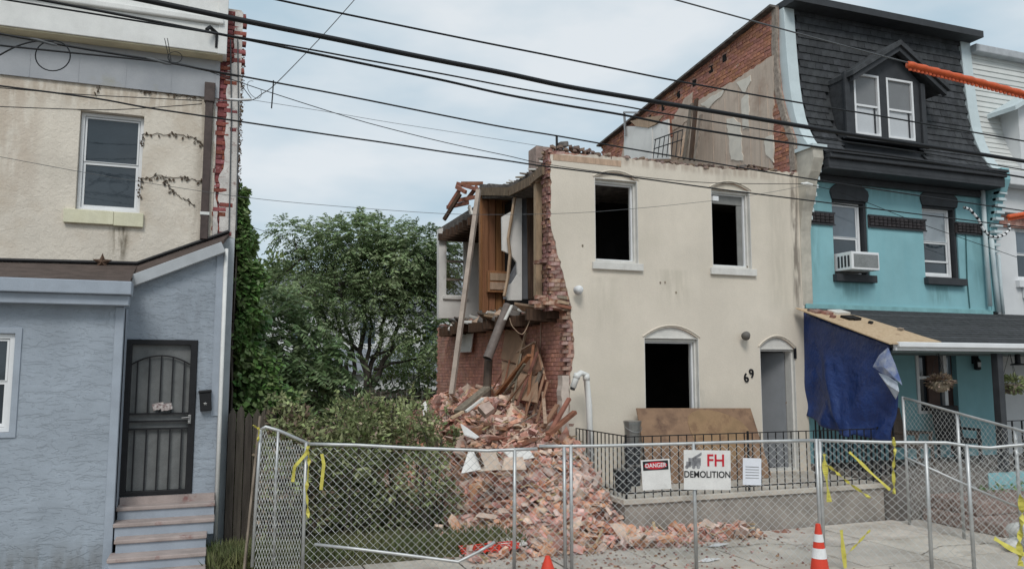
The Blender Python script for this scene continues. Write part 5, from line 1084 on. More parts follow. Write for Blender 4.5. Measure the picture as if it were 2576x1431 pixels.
# ================================================================ FRONT YARD OF THE COLLAPSED HOUSE
m_oldc = mat('old_concrete', (.30, .27, .24), .95, var=.2, scale=3, bump=.006, bscale=30, streak=.3, streakcol=(.16, .14, .12))
YY = 10.85
RW = thing('front_terrace', 'raised concrete terrace in front of the ivory house', 'terrace', (8.3, 11.8, 0))
MB().box((5.84, YY, -.1), (10.84, YF-.032, .52)).build('retaining_wall', m_oldc, RW); MB().box((5.80, YY-.04, .521), (10.85, YF-.033, .6)).build('terrace_slab', m_conc, RW, bevel=.01)
RL = thing('yard_railing', 'thin black iron railing around the terrace of the ivory house', 'railing', (7, 10.9, .6))
ra, rb, rc_ = (5.88, YF-.06, 0), (5.88, YY+.02, 0), (10.8, YY+.02, 0)
railing(RL, ra, rb, .6, 1.53, 13, m_black, .0065); railing(RL, rb, rc_, .6, 1.52, 32, m_black, .0065)
for p in (rb, (8.1, YY+.02, 0), (10.8, YY+.02, 0)): MB().box((p[0]-.013, p[1]-.013, .6), (p[0]+.013, p[1]+.013, 1.55)).build('post', m_black, RL)
# plywood sheet leaning under the window
pa, pb = onY(1601, 1026, 12.5), onY(1888, 1026, 12.5); n0 = Vector((0, -.62, -1.2))
PLY = thing('plywood_sheet', 'weathered plywood sheet leaning on the wall below the ground floor window', 'plywood', ((pa.x+pb.x)/2, 12, .6))
zt_ = pa.z; k_ = (zt_-.61)
c1_, c2_ = Vector((pa.x-.02, 12.02, .61)), Vector((pb.x+.06, 12.02, .61))
sheet([pa, pb, c2_, c1_], .02).build('sheet', m_ply, PLY)
m_ply2 = mat('oval_plywood_face', (.30, .195, .11), .85, var=.18, scale=3, blotch=((.22, .135, .08), 3, .5, .62), bump=.002, bscale=40)
ov = []
for k in range(22):
    a = 2*math.pi*k/22; u_ = .62 + .25*math.cos(a) + .06*math.cos(2*a+.5); v_ = .42 + .40*math.sin(a); u_ = min(max(u_, .3), .97)
    p = pa.lerp(pb, u_).lerp(c1_.lerp(c2_, u_), v_); ov.append(p + Vector((0, -.008, -.002)))
sheet(ov, .005).build('bare_patch', m_ply2, PLY)
# paint buckets
def bucket(x, y, z, label, m, lid=True):
    t = thing('bucket', label, 'bucket', (x, y, z), 'buckets by the plywood'); MB().lathe([(.125, 0), (.145, .3), (.152, .3), (.152, .33), (.13, .33)], (x, y, z), 18).build('pail', m, t, smooth=False)
    MB().lathe([(.155, .33), (.157, .35), (.14, .355)], (x, y, z), 18).build('lid', m_steel, t); MB().tube([(x+.155*math.cos(a), y+.155*math.sin(a)-.0, z+.27-.12*math.sin(a)*0-.1*max(0, -math.sin(a))) for a in [math.pi+math.pi*k/10 for k in range(11)]], .006, 5).build('handle', m_steel, t)
b_ = onY(1590, 1090, 12.1)
bucket(b_.x, 12.1, .6, 'lower dark bucket of the stack beside the plywood', m_char); bucket(b_.x, 12.1, .96, 'middle dark bucket of the stack beside the plywood', m_char); bucket(b_.x+.01, 12.1, 1.32, 'upper metallic bucket on top of the stack beside the plywood', mat('shiny_pail', (.28, .28, .27), .3, metal=.7))
bucket(b_.x-.45, 11.6, .6, 'single dark bucket standing left of the bucket stack', m_char)

# ================================================================ RUBBLE
def heap_h(x, y):
    base = np.interp(y, [10.3, 10.75, 11.2, 11.9, 12.6, 13.6, 15, 16.5, 19.5], [0, .1, .55, 1.05, 1.45, 1.75, 2.0, 1.9, 1.4])
    lx = np.interp(y, [10.3, 11, 12.7, 15, 19.5], [3.7, 3.9, 3.5, 3.3, 3.6])
    rx_ = np.where(y < YY, 7.4, np.where(y < 12.75, 5.98, 5.85))
    side = np.clip((x - lx) / 1.1, 0, 1); side = side*side*(3-2*side)
    rs = np.clip((rx_ + .0 - x) / .25, 0, 1) if True else 1
    rs = np.where(y < YY, np.clip((8.6-x)/2.8, 0, 1), rs)
    bump = .12*np.sin(x*3.1+y*1.7)*np.sin(y*2.3-x) + .06*np.sin(x*7+y*5)
    return np.maximum(0, (base + bump*np.minimum(1, base)) * side * (.3+.7*rs))
RB = thing('rubble_heap', 'heap of broken red brick rubble spilled from the collapsed side', 'rubble', (4.8, 13, 0))
xs = np.arange(3.1, 8.9, .12); ys = np.arange(10.25, 19.6, .14); Xg, Yg = np.meshgrid(xs, ys); Zg = heap_h(Xg, Yg) + rng.normal(0, .02, Xg.shape) - .03
Zg = np.where((Yg > YY-.1) & (Xg > 5.85), -.05, Zg); Zg = np.where((Yg > 12.6) & (Xg > 5.82), -.05, Zg)
nx, ny = len(xs), len(ys); vs = np.stack([Xg, Yg, Zg], -1).reshape(-1, 3).tolist()
fs = [(j*nx+i, j*nx+i+1, (j+1)*nx+i+1, (j+1)*nx+i) for j in range(ny-1) for i in range(nx-1)]
m_rub = mat('brick_dust_soil', (.24, .105, .075), .95, var=.3, scale=5, bump=.03, bscale=16, col2=(.36, .20, .15))  # brick dust colour, darkened to paint the dark gaps between pieces
MB().add(vs, fs).build('mound', m_rub, RB)
m_rbr = mat('rubble_brick', (.56, .275, .195), .93, var=.22, scale=8, bump=.006, bscale=40, isl=.3, blotch=((.66, .49, .41), 6, .46, .66))
m_chunk = mat('mortar_chunk', (.60, .45, .37), .95, var=.2, scale=7, bump=.01, bscale=25, isl=.3)
cand = []; rr = random.Random(99)
while len(cand) < 2100:
    x, y = rr.uniform(3.3, 7.9), 10.3 + 6.6*rr.random()**1.25
    if x > 5.8 and y > YY-.08: continue
    if x > 5.7 and y > 12.6: continue
    h_ = float(heap_h(np.array(x), np.array(y)))
    if h_ < .04 and rr.random() < .55: continue
    if h_ < .005 and (x > 7 or rr.random() < .6): continue
    cand.append((x, y, h_))
cand.sort(key=lambda c: (Vector(c)-EYE).length - (1.5 if c[2] > .9 else 0))
def chunkmesh(seed, m, k=1):
    r = random.Random(seed); l, d, h_ = r.uniform(.1, .21)*k, r.uniform(.07, .12)*k, r.uniform(.028, .055)*(1+(k-1)*.25); b = MB().box((-l/2, -d/2, -h_/2), (l/2, d/2, h_/2)); me = b.mesh('brick', m)
    for v in me.vertices: v.co += Vector((r.uniform(-.026, .026)*k, r.uniform(-.022, .022)*k, r.uniform(-.011, .011)))
    return me
bm_ = [chunkmesh(i, m_rbr) for i in range(7)] + [brickmesh('brick', .205, .1, .062, m_rbr, 70+i) for i in range(3)] + [chunkmesh(30+i, m_chunk, 1.15) for i in range(4)]
bg_ = [chunkmesh(50+i, m_rbr, 1.5+.25*i) for i in range(4)] + [chunkmesh(60+i, m_chunk, 1.8+.3*i) for i in range(3)]
stf = MB(); stf2 = MB()
for i, (x, y, h_) in enumerate(cand):
    me = rr.choice(bg_) if rr.random() < .13 else rr.choice(bm_)
    M4 = Matrix.Translation((x, y, h_ + rr.uniform(-.02, .07))) @ Matrix.Rotation(rr.uniform(0, 6.28), 4, 'Z') @ Matrix.Rotation(rr.gauss(0, .6), 4, 'X') @ Matrix.Rotation(rr.gauss(0, .6), 4, 'Y')
    if i % 7 == 0 and i < 2100: inst('brick', me, M4, RB)
    else: (stf if me.materials[0] == m_rbr else stf2).add([M4 @ v.co for v in me.vertices], [tuple(p.vertices) for p in me.polygons])
spl = MB()
for k in range(520):
    x, y, h_ = rr.choice(cand[:1500]); ln = rr.uniform(.12, .5); a = rr.uniform(0, 6.28); e_ = rr.gauss(0, .35); d = Vector((math.cos(a)*math.cos(e_), math.sin(a)*math.cos(e_), math.sin(e_)))
    c = Vector((x, y, h_+rr.uniform(.02, .09))); spl.beam(c-d*ln/2, c+d*ln/2, rr.uniform(.015, .05), rr.uniform(.008, .02))
kind(spl.build('splintered_lath', mat('splintered_lath', (.42, .30, .20), .9, var=.25, scale=6, isl=.5), RB), 'stuff')
fin = MB()
for k in range(4200):
    x, y, h_ = rr.choice(cand); s_ = rr.uniform(.008, .035); x += rr.gauss(0, .08); y += rr.gauss(0, .08); a = rr.uniform(0, 3); e_ = rr.gauss(0, .4)
    if (x > 5.78 and y > YY-.1) or (x > 5.7 and y > 12.6): continue
    fin.obox((x, y, float(heap_h(np.array(x), np.array(y)))+rr.uniform(0, .05)), (s_*math.cos(a), s_*math.sin(a), s_*e_), (-s_*.7*math.sin(a), s_*.7*math.cos(a), 0), (0, -s_*.2, s_*.6))
kind(fin.build('fine_rubble', mat('fine_rubble', (.52, .33, .26), .95, var=.3, scale=9, isl=.55), RB), 'stuff')
gr = MB()
for k in range(1100):
    y = 10.75 - 3.2*rr.random()**2.2; x = rr.gauss(5.2, 1.9); s_ = rr.uniform(.004, .02)
    if not (3.0 < x < 8.2): continue
    a = rr.uniform(0, 3); gr.obox((x, y, .004+s_*.4), (s_*math.cos(a), s_*math.sin(a), 0), (-s_*.7*math.sin(a), s_*.7*math.cos(a), 0), (0, 0, s_*.5))
o = kind(gr.build('brick_grit', m_grit), 'stuff', 'brick grit and crumbs scattered over the sidewalk by the rubble')
kind(stf.build('brick_rubble', m_rbr, RB), 'stuff'); kind(stf2.build('mortar_rubble', m_chunk, RB), 'stuff')
# boards, panels and pipes thrown over the heap (each its own thing)
def XK(k): return k + (.34 if k >= 5.1 else .12)
def onS(x, y, k): return onX(x, y, XK(k)) if k < 8 else onY(x, y, k)
def board(a, b, w_, t_, m, label, up=(0, 0, 1), name='broken_board', cat='board', group='boards in the rubble'):
    return tag(MB().beam(onS(*a), onS(*b), w_, t_, up).build(name, m, bevel=.004), label, cat, group)
board((1204, 478, 15.6), (1136, 992, 14.6), .09, .09, mat('pale_pole', (.42, .35, .30), .85, var=.15, scale=4), 'tall pale timber post leaning across the torn open side', name='leaning_post', cat='post')
st1 = thing('stove_pipe', 'dark round metal duct hanging down from the torn floor', 'duct', onY(1240, 900, 14.4))
pts_ = [onY(1278, 768, 14.3), onY(1226, 902, 14.0)]; MB().tube(pts_, .088, 14, cap=False).build('tube', mat('grey_duct', (.17, .14, .125), .6, var=.2, scale=6), st1, smooth=True); d_ = (pts_[0]-pts_[1]).normalized(); MB().tube([pts_[1]+d_*.03, pts_[1]+d_*.035], .084, 14).build('mouth', m_black, st1)
st2 = tag(MB().tube([onY(1229, 905, 14.3), onY(1224, 1000, 14.3)], .08, 12).build('standing_duct', mat('brown_duct', (.10, .075, .06), .7)), 'short dark duct standing upright on the rubble under the hanging duct', 'duct')
board((1288, 768, 14.0), (1270, 805, 13.9), .06, .03, m_trim, 'short white stick hanging below the torn upper floor')
def pan(px, m, label, th=.02, name='debris_sheet', cat='panel', group='panels in the rubble'): return tag(sheet([onS(x, y, Y) for x, y, Y in px], th).build(name, m), label, cat, group)
m_tan = mat('tan_panel', (.37, .235, .155), .8, var=.15, scale=3, blotch=((.24, .14, .085), 2, .55, .75))
m_brn = mat('brown_panel', (.28, .155, .10), .8, var=.2, scale=3, blotch=((.15, .09, .06), 3, .55, .7))
pan([(1272, 828, 5.3), (1300, 834, 5.3), (1320, 868, 5.28), (1300, 914, 5.2), (1260, 902, 5.2)], m_tan, 'tan panel leaning highest against the brick side wall')
pan([(1262, 905, 5.25), (1298, 914, 5.25), (1300, 975, 5.05), (1262, 970, 5.05)], m_tan, 'small tan panel under the highest leaning panel')
pan([(1318, 880, 5.25), (1350, 858, 5.25), (1364, 930, 5.1), (1346, 945, 5.1), (1312, 930, 5.1)], m_brn, 'brown panel with splintered top corner leaning on the brick wall')
pan([(1298, 930, 5.15), (1352, 935, 5.15), (1350, 1012, 4.95), (1282, 1000, 4.95)], m_tan, 'large tan panel at the foot of the brick side wall')
pan([(1155, 840, 5.3), (1190, 838, 5.3), (1184, 885, 5.28), (1152, 886, 5.28)], m_plas, 'white plastic panel hanging on the brick side wall', name='hung_board')
pan([(1060, 1018, 13.2), (1070, 1008, 13.2), (1078, 1030, 13.1), (1066, 1048, 13.1)], m_plas, 'small white board poking out of the brambles')
pan([(1202, 1020, 12.8), (1230, 1008, 12.8), (1244, 1026, 12.7), (1222, 1042, 12.6)], m_chunk, 'large pink masonry chunk upright on the heap', th=.14, name='masonry_chunk', cat='masonry')
pan([(1160, 1065, 12.2), (1175, 1075, 12.2), (1206, 1098, 12.1), (1198, 1102, 12.0), (1170, 1092, 12.0)], m_plas, 'white drywall shard on the left flank of the heap')
board((1332, 893, 5.05), (1245, 1000, 4.85), .09, .05, m_redw, 'dark reddish beam slanting down over the rubble heap')
board((1324, 835, 5.2), (1300, 925, 5.1), .06, .03, m_lumber, 'thin lath leaning on the highest tan panel'); board((1346, 860, 5.15), (1302, 886, 5.15), .05, .03, m_lumber, 'short pale lath across the brown panel top')
board((1320, 915, 5.0), (1275, 985, 4.9), .05, .03, m_old, 'grey lath below the reddish beam'); board((1342, 868, 5.1), (1325, 1035, 4.95), .05, .04, m_redw, 'upright brown stick beside the large tan panel')
board((1364, 925, 5.15), (1325, 1030, 5.0), .07, .04, m_old, 'grey stud leaning right of the tan panels'); board((1356, 890, 5.3), (1372, 955, 5.3), .04, .03, m_lumber, 'thin pale splinter on the right brick wall')
board((1225, 975, 13.2), (1150, 1035, 12.8), .15, .06, m_old, 'wide grey timber lying across the heap top'); board((1215, 1002, 12.9), (1172, 1035, 12.7), .05, .04, m_trim, 'white stick beside the wide grey timber'); board((1165, 1035, 12.6), (1135, 1052, 12.5), .06, .04, m_lumber, 'short pale stick on the left of the heap')
board((1432, 1002, 12.3), (1372, 1108, 11.9), .07, .05, m_redw, 'dark brown board leaning at the right of the heap, upper one'); board((1446, 1036, 12.2), (1378, 1092, 11.9), .09, .06, m_redw, 'thick dark brown board leaning at the right of the heap, lower one'); board((1402, 1018, 12.6), (1366, 1075, 12.3), .08, .04, m_brn, 'short brown board behind the two leaning boards')
board((1292, 1022, 12.6), (1320, 1045, 12.5), .04, .03, m_lumber, 'small pale stick in the middle of the heap')
board((1195, 1130, 11.6), (1215, 1172, 11.5), .05, .04, m_darkw, 'short dark stick near the fence in the rubble')
pan([(1178, 1135, 11.7), (1195, 1128, 11.7), (1210, 1180, 11.5), (1160, 1190, 11.5)], m_plas, 'white drywall triangle behind the fence, left one')
pan([(1212, 1132, 11.7), (1245, 1130, 11.7), (1262, 1180, 11.5), (1205, 1185, 11.5)], m_plasb, 'beige plaster slab behind the fence')
pan([(1262, 1130, 11.6), (1330, 1128, 11.6), (1345, 1150, 11.5), (1290, 1160, 11.5)], m_plas, 'pale drywall slab behind the fence, upper right one'); pan([(1270, 1150, 11.4), (1315, 1148, 11.4), (1325, 1180, 11.3), (1262, 1182, 11.3)], m_chunk, 'pinkish masonry slab behind the fence', th=.08, name='masonry_chunk', cat='masonry')
pan([(1250, 1352, 10.95), (1330, 1350, 10.95), (1360, 1358, 10.8), (1300, 1372, 10.7), (1262, 1368, 10.7)], m_plas, 'white drywall sheet lying at the foot of the rubble')
pan([(1385, 1352, 10.7), (1420, 1350, 10.7), (1432, 1362, 10.6), (1392, 1370, 10.6)], m_plas, 'small white drywall piece at the sidewalk edge')
for (x, y, lab) in ((1775, 1408, 'white paper scrap lying on the sidewalk by the fence'), (1800, 1370, 'small pale paper scrap on the sidewalk behind the mesh')):
    c = onZ(x, y, .012); tag(sheet([c+Vector((-.16, -.03, 0)), c+Vector((-.02, -.1, .004)), c+Vector((.2, -.05, .02)), c+Vector((.05, .08, .006))], .004).build('paper_scrap', m_vinyl), lab, 'paper')
LTX = ['leftmost thin lath under the highest tan panel', 'thin lath crossing the small tan panel', 'long lath slanting from the brown panel top', 'lath standing right of the large tan panel', 'rightmost lath against the brick wall end', 'lath lying low left of the reddish beam', 'short lath at the foot of the large tan panel', 'short lath beside the upright dark duct', 'nearly upright lath beside the leaning brown boards', 'lath crossing below the reddish beam', 'lath on the left slope of the heap under the grey timber', 'flat lath on the right slope of the heap']
for k, (a, b) in enumerate((((1282, 905, 5.1), (1262, 1000, 4.9)), ((1310, 890, 5.05), (1290, 1010, 4.9)), ((1352, 885, 5.1), (1300, 1020, 4.85)), ((1370, 940, 5.2), (1340, 1050, 4.95)), ((1378, 960, 5.2), (1350, 1062, 5.0)), ((1295, 960, 4.9), (1232, 1030, 4.7)), ((1340, 985, 4.95), (1318, 1060, 4.8)), ((1268, 930, 5.1), (1236, 985, 4.9)), ((1366, 985, 5.1), (1372, 1065, 5.0)), ((1330, 940, 5.0), (1272, 1020, 4.8)), ((1240, 1010, 4.6), (1190, 1062, 4.4)), ((1350, 1040, 4.9), (1290, 1075, 4.6)))):
    board(a, b, random.uniform(.025, .06), random.uniform(.015, .03), random.choice([m_lumber, m_old, m_redw, m_brn]), LTX[k], name='splintered_lath', cat='lath', group='lath strips leaning in the rubble')
# curled wire on the brick wall
wire('dangling_wire', [(1282, 800), (1290, 822), (1315, 840), (1335, 800)], 13.2, .008, m_lumber, 'pale wire dangling in front of the brick side wall', 'wire')
tag(MB().tube([onX(1362, 790, 5.71), onX(1358, 900, 5.71), onX(1352, 1040, 5.71)], .012, 5).build('wall_conduit', m_lumber), 'thin pale conduit running down the brick side wall', 'conduit')

# ================================================================ CHAIN-LINK FENCES
m_galv = mat('galvanised_steel', (.47, .48, .48), .45, metal=.55, var=.12, scale=6)
m_wire = mat('fence_wire', (.56, .57, .56), .5, metal=.5, var=.12, scale=9)
def chain_mesh(pa, pb, top, bot, pitch, m, parent, bulge=.0, seed=0):
    """diamond mesh between ground points pa,pb ; top(t), bot(t) heights"""
    pa, pb = Vector((*pa, 0)), Vector((*pb, 0)); Ln = (pb-pa).length; nrm = Vector((pb.y-pa.y, pa.x-pb.x, 0)).normalized(); b = MB(); H = max(top(0), top(.5), top(1)); ph = pitch
    def pt(s_, z):
        t = s_/Ln; return pa + (pb-pa)*t + nrm*(bulge*math.sin(s_*2.1+seed)*math.sin(z*2.2+s_) + .006*math.sin(s_*90+z*30)) + Vector((0, 0, z))
    vh = .1
    k = -int(H/vh)-2
    N_ = int(Ln/ph) + int(H/vh) + 3
    for dirn in (1, -1):
        for i in range(-int(H/vh)-2, int(Ln/ph)+int(H/vh)+3):
            pts = []
            for j in range(0, int(H/vh)*2+2):
                z = j*vh/2; s_ = (i + dirn*z/vh) * ph
                if 0 <= s_ <= Ln:
                    t = s_/Ln
                    if bot(t) <= z <= top(t): pts.append(pt(s_, z) + nrm*(.003 if (j+dirn) % 2 else -.003)); continue
                if len(pts) > 1: b.tube(pts, .0029, 3, cap=False)
                pts = []
            if len(pts) > 1: b.tube(pts, .0029, 3, cap=False)
    o = b.build('mesh', m, parent); o['kind'] = 'stuff'; return o
FA0 = 0; FA, FB_, FC, FD, FE_ = (.33, 10.62), (1.10, 10.5), (4.27, 9.5), (7.45, 8.5), (9.7, 6.85)
def topz(px, py, p, q): return onV(px, py, p, q)
# folded panel at the left
f1 = thing('fence_panel', 'bent chain-link fence panel folded beside the grey stoop', 'fence', (.7, 10.55, 0), 'temporary chain-link fence')
p0 = onV(656, 1080, FA, FB_); p1 = onV(668, 1073, FA, FB_); p2 = onV(700, 1082, FA, FB_); p3 = onV(778, 1116, FA, FB_)
MB().tube([p0, p1, p2, p3], .021, 8).build('top_rail', m_galv, f1, smooth=True)
MB().tube([onV(634, 1425, FA, FB_), onV(648, 1200, FA, FB_), p0], .021, 8).build('post', m_galv, f1, smooth=True)
MB().tube([onV(688, 1425, FA, FB_), onV(694, 1200, FA, FB_), p2], .018, 8).build('post', m_galv, f1, smooth=True)
za0, za1 = p0.z, p3.z
chain_mesh((p0.x-.02, p0.y), FB_, lambda t: za0 + (.04 if t < .2 else 0) + (za1-za0)*t, lambda t: .03, .034, m_wire, f1, .03)
tag(MB().beam((FA[0]+.1, 10.66, 0), onV(655, 1046, (FA[0], FA[1]+.03), (FB_[0], FB_[1]+.03)), .05, .025).build('wooden_stake', m_old), 'pale wooden stake standing behind the bent fence panel', 'stake')
def fence(label, p, q, rail_px, posts, bot=.04, pitch=.105, seed=0):
    t_ = thing('fence_panel', label, 'fence', (p[0], p[1], 0), 'temporary chain-link fence')
    P = [onV(x, y, p, q) for x, y in rail_px]; Q = []
    for a, b in zip(P[:-1], P[1:]): Q += [a, a.lerp(b, .5)]
    Q.append(P[-1]); MB().tube(Q, .021, 8).build('top_rail', m_galv, t_, smooth=True)
    Ln = (Vector(q)-Vector(p)).length; ss = [((v.x-p[0])*(q[0]-p[0])+(v.y-p[1])*(q[1]-p[1]))/Ln/Ln for v in Q]; zz = [v.z for v in Q]
    top = lambda t: float(np.interp(t, ss, zz))
    for t in posts:
        c = Vector(p).lerp(Vector(q), t); MB().tube([(c.x, c.y, 0), (c.x+random.uniform(-.01, .01), c.y, top(t)+.02)], .024, 8).build('post', m_galv, t_, smooth=True)
    chain_mesh(p, q, top, lambda t: bot, pitch, m_wire, t_, .025, seed); return t_
f2_ = fence('sagging chain-link fence panel in front of the brambles and rubble', FB_, FC, [(780, 1116), (900, 1119), (1032, 1126), (1226, 1133), (1352, 1128)], [.005, .80, .995])
br = [onV(x, y, FB_, FC) for x, y in ((790, 1366), (900, 1378), (1060, 1398), (1150, 1410), (1200, 1385), (1242, 1360))]; MB().tube([v + Vector((0, -.05, 0)) for v in br], .02, 8).build('bent_bottom_rail', m_galv, f2_, smooth=True)
f3_ = fence('straight chain-link fence panel with the demolition sign', FC, FD, [(1356, 1122), (1500, 1121), (1700, 1116), (1900, 1110), (2048, 1107)], [.02, .5, .99], seed=2)
f4_ = fence('chain-link fence panel before the teal house porch', FD, FE_, [(2052, 1107), (2230, 1112), (2380, 1113), (2440, 1122), (2490, 1126), (2540, 1121), (2590, 1117)], [.0, .45, .62], seed=4)
MB().tube([onV(2276, 1148, FD, FE_), onV(2400, 1205, FD, FE_), onV(2560, 1275, FD, FE_)], .015, 6).build('loose_rail', m_galv, f4_, smooth=True)
# taller panel leaning behind, beside the porch
GA, GB = (11.0, 10.35), (10.35, 7.2)
GA = (onY(2272, 1000, 10.3).x, 10.3); GB = (onY(2640, 1100, 7.6).x, 7.6)
f5_ = fence('taller chain-link panel sloping down toward the right edge', GA, GB, [(2274, 1000), (2400, 1036), (2520, 1069), (2620, 1097)], [.0, .42, .8], pitch=.09, seed=6)
# ================================================================ SIGNS ON THE FENCE
def fence_frame(px, py, p, q, off=.04):
    c = onV(px, py, p, q); d = Vector((q[0]-p[0], q[1]-p[1], 0)).normalized(); n_ = Vector((d.y, -d.x, 0)); return c + n_*off, d, n_
def sign(label, x0, x1, ytop, hgt, m, name='sign', tilt=0, p=FC, q=FD):
    c, d, n_ = fence_frame((x0+x1)/2, ytop, p, q); a, _, _ = fence_frame(x0, ytop, p, q); b, _, _ = fence_frame(x1, ytop, p, q); wd = (b-a).length; ctr = c - Vector((0, 0, hgt/2)); t = thing(name, label, 'sign', ctr)
    du = d*math.cos(tilt) + Vector((0, 0, 1))*math.sin(tilt); dv = Vector((0, 0, 1))*math.cos(tilt) - d*math.sin(tilt)
    MB().obox(ctr, du*wd/2, n_*.004, dv*hgt/2).build('board', m, t); return t, ctr, du, dv, n_, wd, math.atan2(d.y, d.x)
m_sgn = mat('sign_white', (.68, .67, .65), .5, var=.06, scale=6, blotch=((.5, .49, .46), 5, .62, .8))
m_red = mat('sign_red', (.50, .02, .035), .5, var=.06); m_blk = mat('sign_black', (.02, .02, .022), .5); m_grysgn = mat('sign_grey_print', (.33, .33, .34), .6, var=.4, scale=16, col2=(.12, .12, .13))
t, c, du, dv, n_, wd, rz = sign('white demolition company sign with red FH letters on the fence', 1717, 1834, 1131, .5, m_sgn, tilt=R(-1))
lettering('lettering', 'FH', .215, c + du*wd*.18 + dv*.115 + n_*.007, m_red, t, rz, R(-1), .003, .95)
lettering('lettering', 'DEMOLITION', .115, c + dv*-.06 + n_*.007, m_blk, t, rz, R(-1), .003, .88)
tb = MB()
tb.obox(c - du*wd*.27 + dv*.10 + n_*.006, du*.08, n_*.002, dv*.05).obox(c - du*wd*.40 + dv*.07 + n_*.006, du*.03, n_*.002, dv*.035).obox(c - du*wd*.22 + dv*.17 + n_*.006, (du+dv*.6)*.06, n_*.002, dv*.018)
for s_ in (-.09, .0, .06):
    cc = c - du*(wd*.29-s_) + dv*.035 + n_*.006; tb.add([cc + du*.024*math.cos(a)+dv*.024*math.sin(a) for a in [k*.628 for k in range(10)]], [tuple(range(10))])
tb.build('truck_picture', m_grysgn, t)
t, c, du, dv, n_, wd, rz = sign('white danger sign with black header and red oval on the fence', 1612, 1684, 1154, .38, m_sgn, 'danger_sign', R(3))
MB().obox(c + dv*.115 + n_*.006, du*wd*.44, n_*.002, dv*.058).build('header', m_blk, t); e = MB(); cc = c + dv*.115 + n_*.009
e.add([cc + du*wd*.40*math.cos(a) + dv*.047*math.sin(a) for a in [k*2*math.pi/24 for k in range(24)]], [tuple(range(24))]); e.build('oval', m_red, t); lettering('lettering', 'DANGER', .075, cc + n_*.004, m_vinyl, t, rz, R(3), .002, .9)
t, c, du, dv, n_, wd, rz = sign('plain white paper notice taped to the fence', 1865, 1911, 1151, .34, mat('paper_white', (.70, .72, .77), .6, var=.03), 'paper_notice', R(-2))
for k in range(5): MB().obox(c + dv*(.06-.035*k) + n_*.0055, du*wd*.36, n_*.001, dv*.004).build('print_line', m_grysgn, t)
# ================================================================ CAUTION TAPE, CONES
m_tape = mat('yellow_caution_tape', (.66, .60, .13), .45, var=.12, scale=9, trans=.2)
def tape(pts, label, w_=.042, tw=2.2, world=None):
    P = world or [onV(x, y, a, b) + Vector((0, -.06, 0)) for x, y, a, b in pts]; L_, R_ = [], []; Q = []
    for a, b in zip(P[:-1], P[1:]): Q += [a.lerp(b, k/6) for k in range(6)]
    Q.append(P[-1])
    for i, p in enumerate(Q):
        d = (Q[min(i+1, len(Q)-1)]-Q[max(i-1, 0)]).normalized(); s_ = d.cross(Vector((0, -1, .15))).normalized(); n_ = s_.cross(d); a = tw*math.sin(i*.55+len(Q)); v = (s_*math.cos(a) + n_*math.sin(a))*w_/2; L_.append(p+v); R_.append(p-v)
    k = len(Q); o = MB().add(L_+R_, [(i, i+1, i+1+k, i+k) for i in range(k-1)]).build('caution_tape', m_tape); s2 = o.modifiers.new('s', 'SOLIDIFY'); s2.thickness = .0015; return tag(o, label, 'tape', 'yellow caution tape on the fence')
AB, CD, DE = (FA, FB_), (FC, FD), (FD, FE_)
tape([(775, 1120, *AB), (768, 1140, *AB), (740, 1172, *AB), (735, 1210, *AB)], 'caution tape knotted at the corner post of the left fence', tw=.5)
tape([(772, 1122, *AB), (776, 1160, *AB), (770, 1230, *AB), (774, 1300, *AB)], 'caution tape hanging down the corner post of the left fence', w_=.05)
tape([(808, 1140, FB_, FC), (813, 1165, FB_, FC), (806, 1230, FB_, FC)], 'short caution tape end right of the corner post', tw=.3)
tape([(636, 1068, *AB), (652, 1078, *AB), (648, 1110, *AB)], 'caution tape scrap tied on the bent panel top', w_=.035)
tape([(2066, 1140, *DE), (2066, 1165, *DE), (2070, 1195, *DE), (2078, 1260, *DE)], 'caution tape bunched below the rail near the tarpaulin', tw=.6, w_=.07); tape([(2070, 1165, *DE), (2100, 1190, *DE), (2130, 1215, *DE), (2180, 1250, *DE)], 'caution tape strand running right from the bunch')
tape([(2128, 1135, *DE), (2155, 1160, *DE), (2178, 1183, *DE), (2230, 1230, *DE)], 'diagonal caution tape strand in the middle of the right fence', tw=.4)
tape([(2238, 1098, *DE), (2242, 1130, *DE), (2238, 1180, *DE), (2240, 1240, *DE)], 'caution tape hanging from the rail under the tarpaulin corner')
tape([(2108, 1330, *DE), (2112, 1375, *DE), (2118, 1425, *DE)], 'caution tape hanging upright beside the striped cone', tw=.3, w_=.06); tape([(2112, 1400, *DE), (2150, 1362, *DE), (2180, 1330, *DE)], 'thin caution tape strand rising from beside the cone', w_=.03)
tape([(2556, 1240, *DE), (2560, 1300, *DE), (2552, 1360, *DE), (2556, 1420, *DE)], 'caution tape hanging at the far right edge', w_=.07); tape([(2490, 1350, *DE), (2520, 1370, *DE), (2548, 1385, *DE), (2590, 1400, *DE)], 'caution tape trailing low at the far right edge', w_=.06, tw=.4)
m_orange = mat('orange_cone', (.62, .055, .03), .5, var=.08, scale=5); m_refl = mat('cone_white_band', (.70, .70, .70), .35)
def cone(x, y, h_, label, bands=True):
    t = thing('traffic_cone', label, 'traffic cone', (x, y, 0), 'traffic cones by the fence'); rad = lambda z: .135 - (.135-.028)*z/h_
    MB().box((x-.18, y-.18, 0), (x+.18, y+.18, .03)).build('base', m_orange, t, bevel=.012); MB().lathe([(rad(.03), .03), (rad(h_), h_), (rad(h_)*.6, h_+.004)], (x, y, 0), 24).build('body', m_orange, t, smooth=False)
    if bands:
        for a, b in ((.46, .62), (.72, .84)): MB().lathe([(rad(a*h_)+.003, a*h_), (rad(b*h_)+.003, b*h_)], (x, y, 0), 24).build('band', m_refl, t)
p = onZ(2064, 1475, 0); cone(p.x, p.y, .72, 'orange traffic cone with white bands at the sidewalk fence')
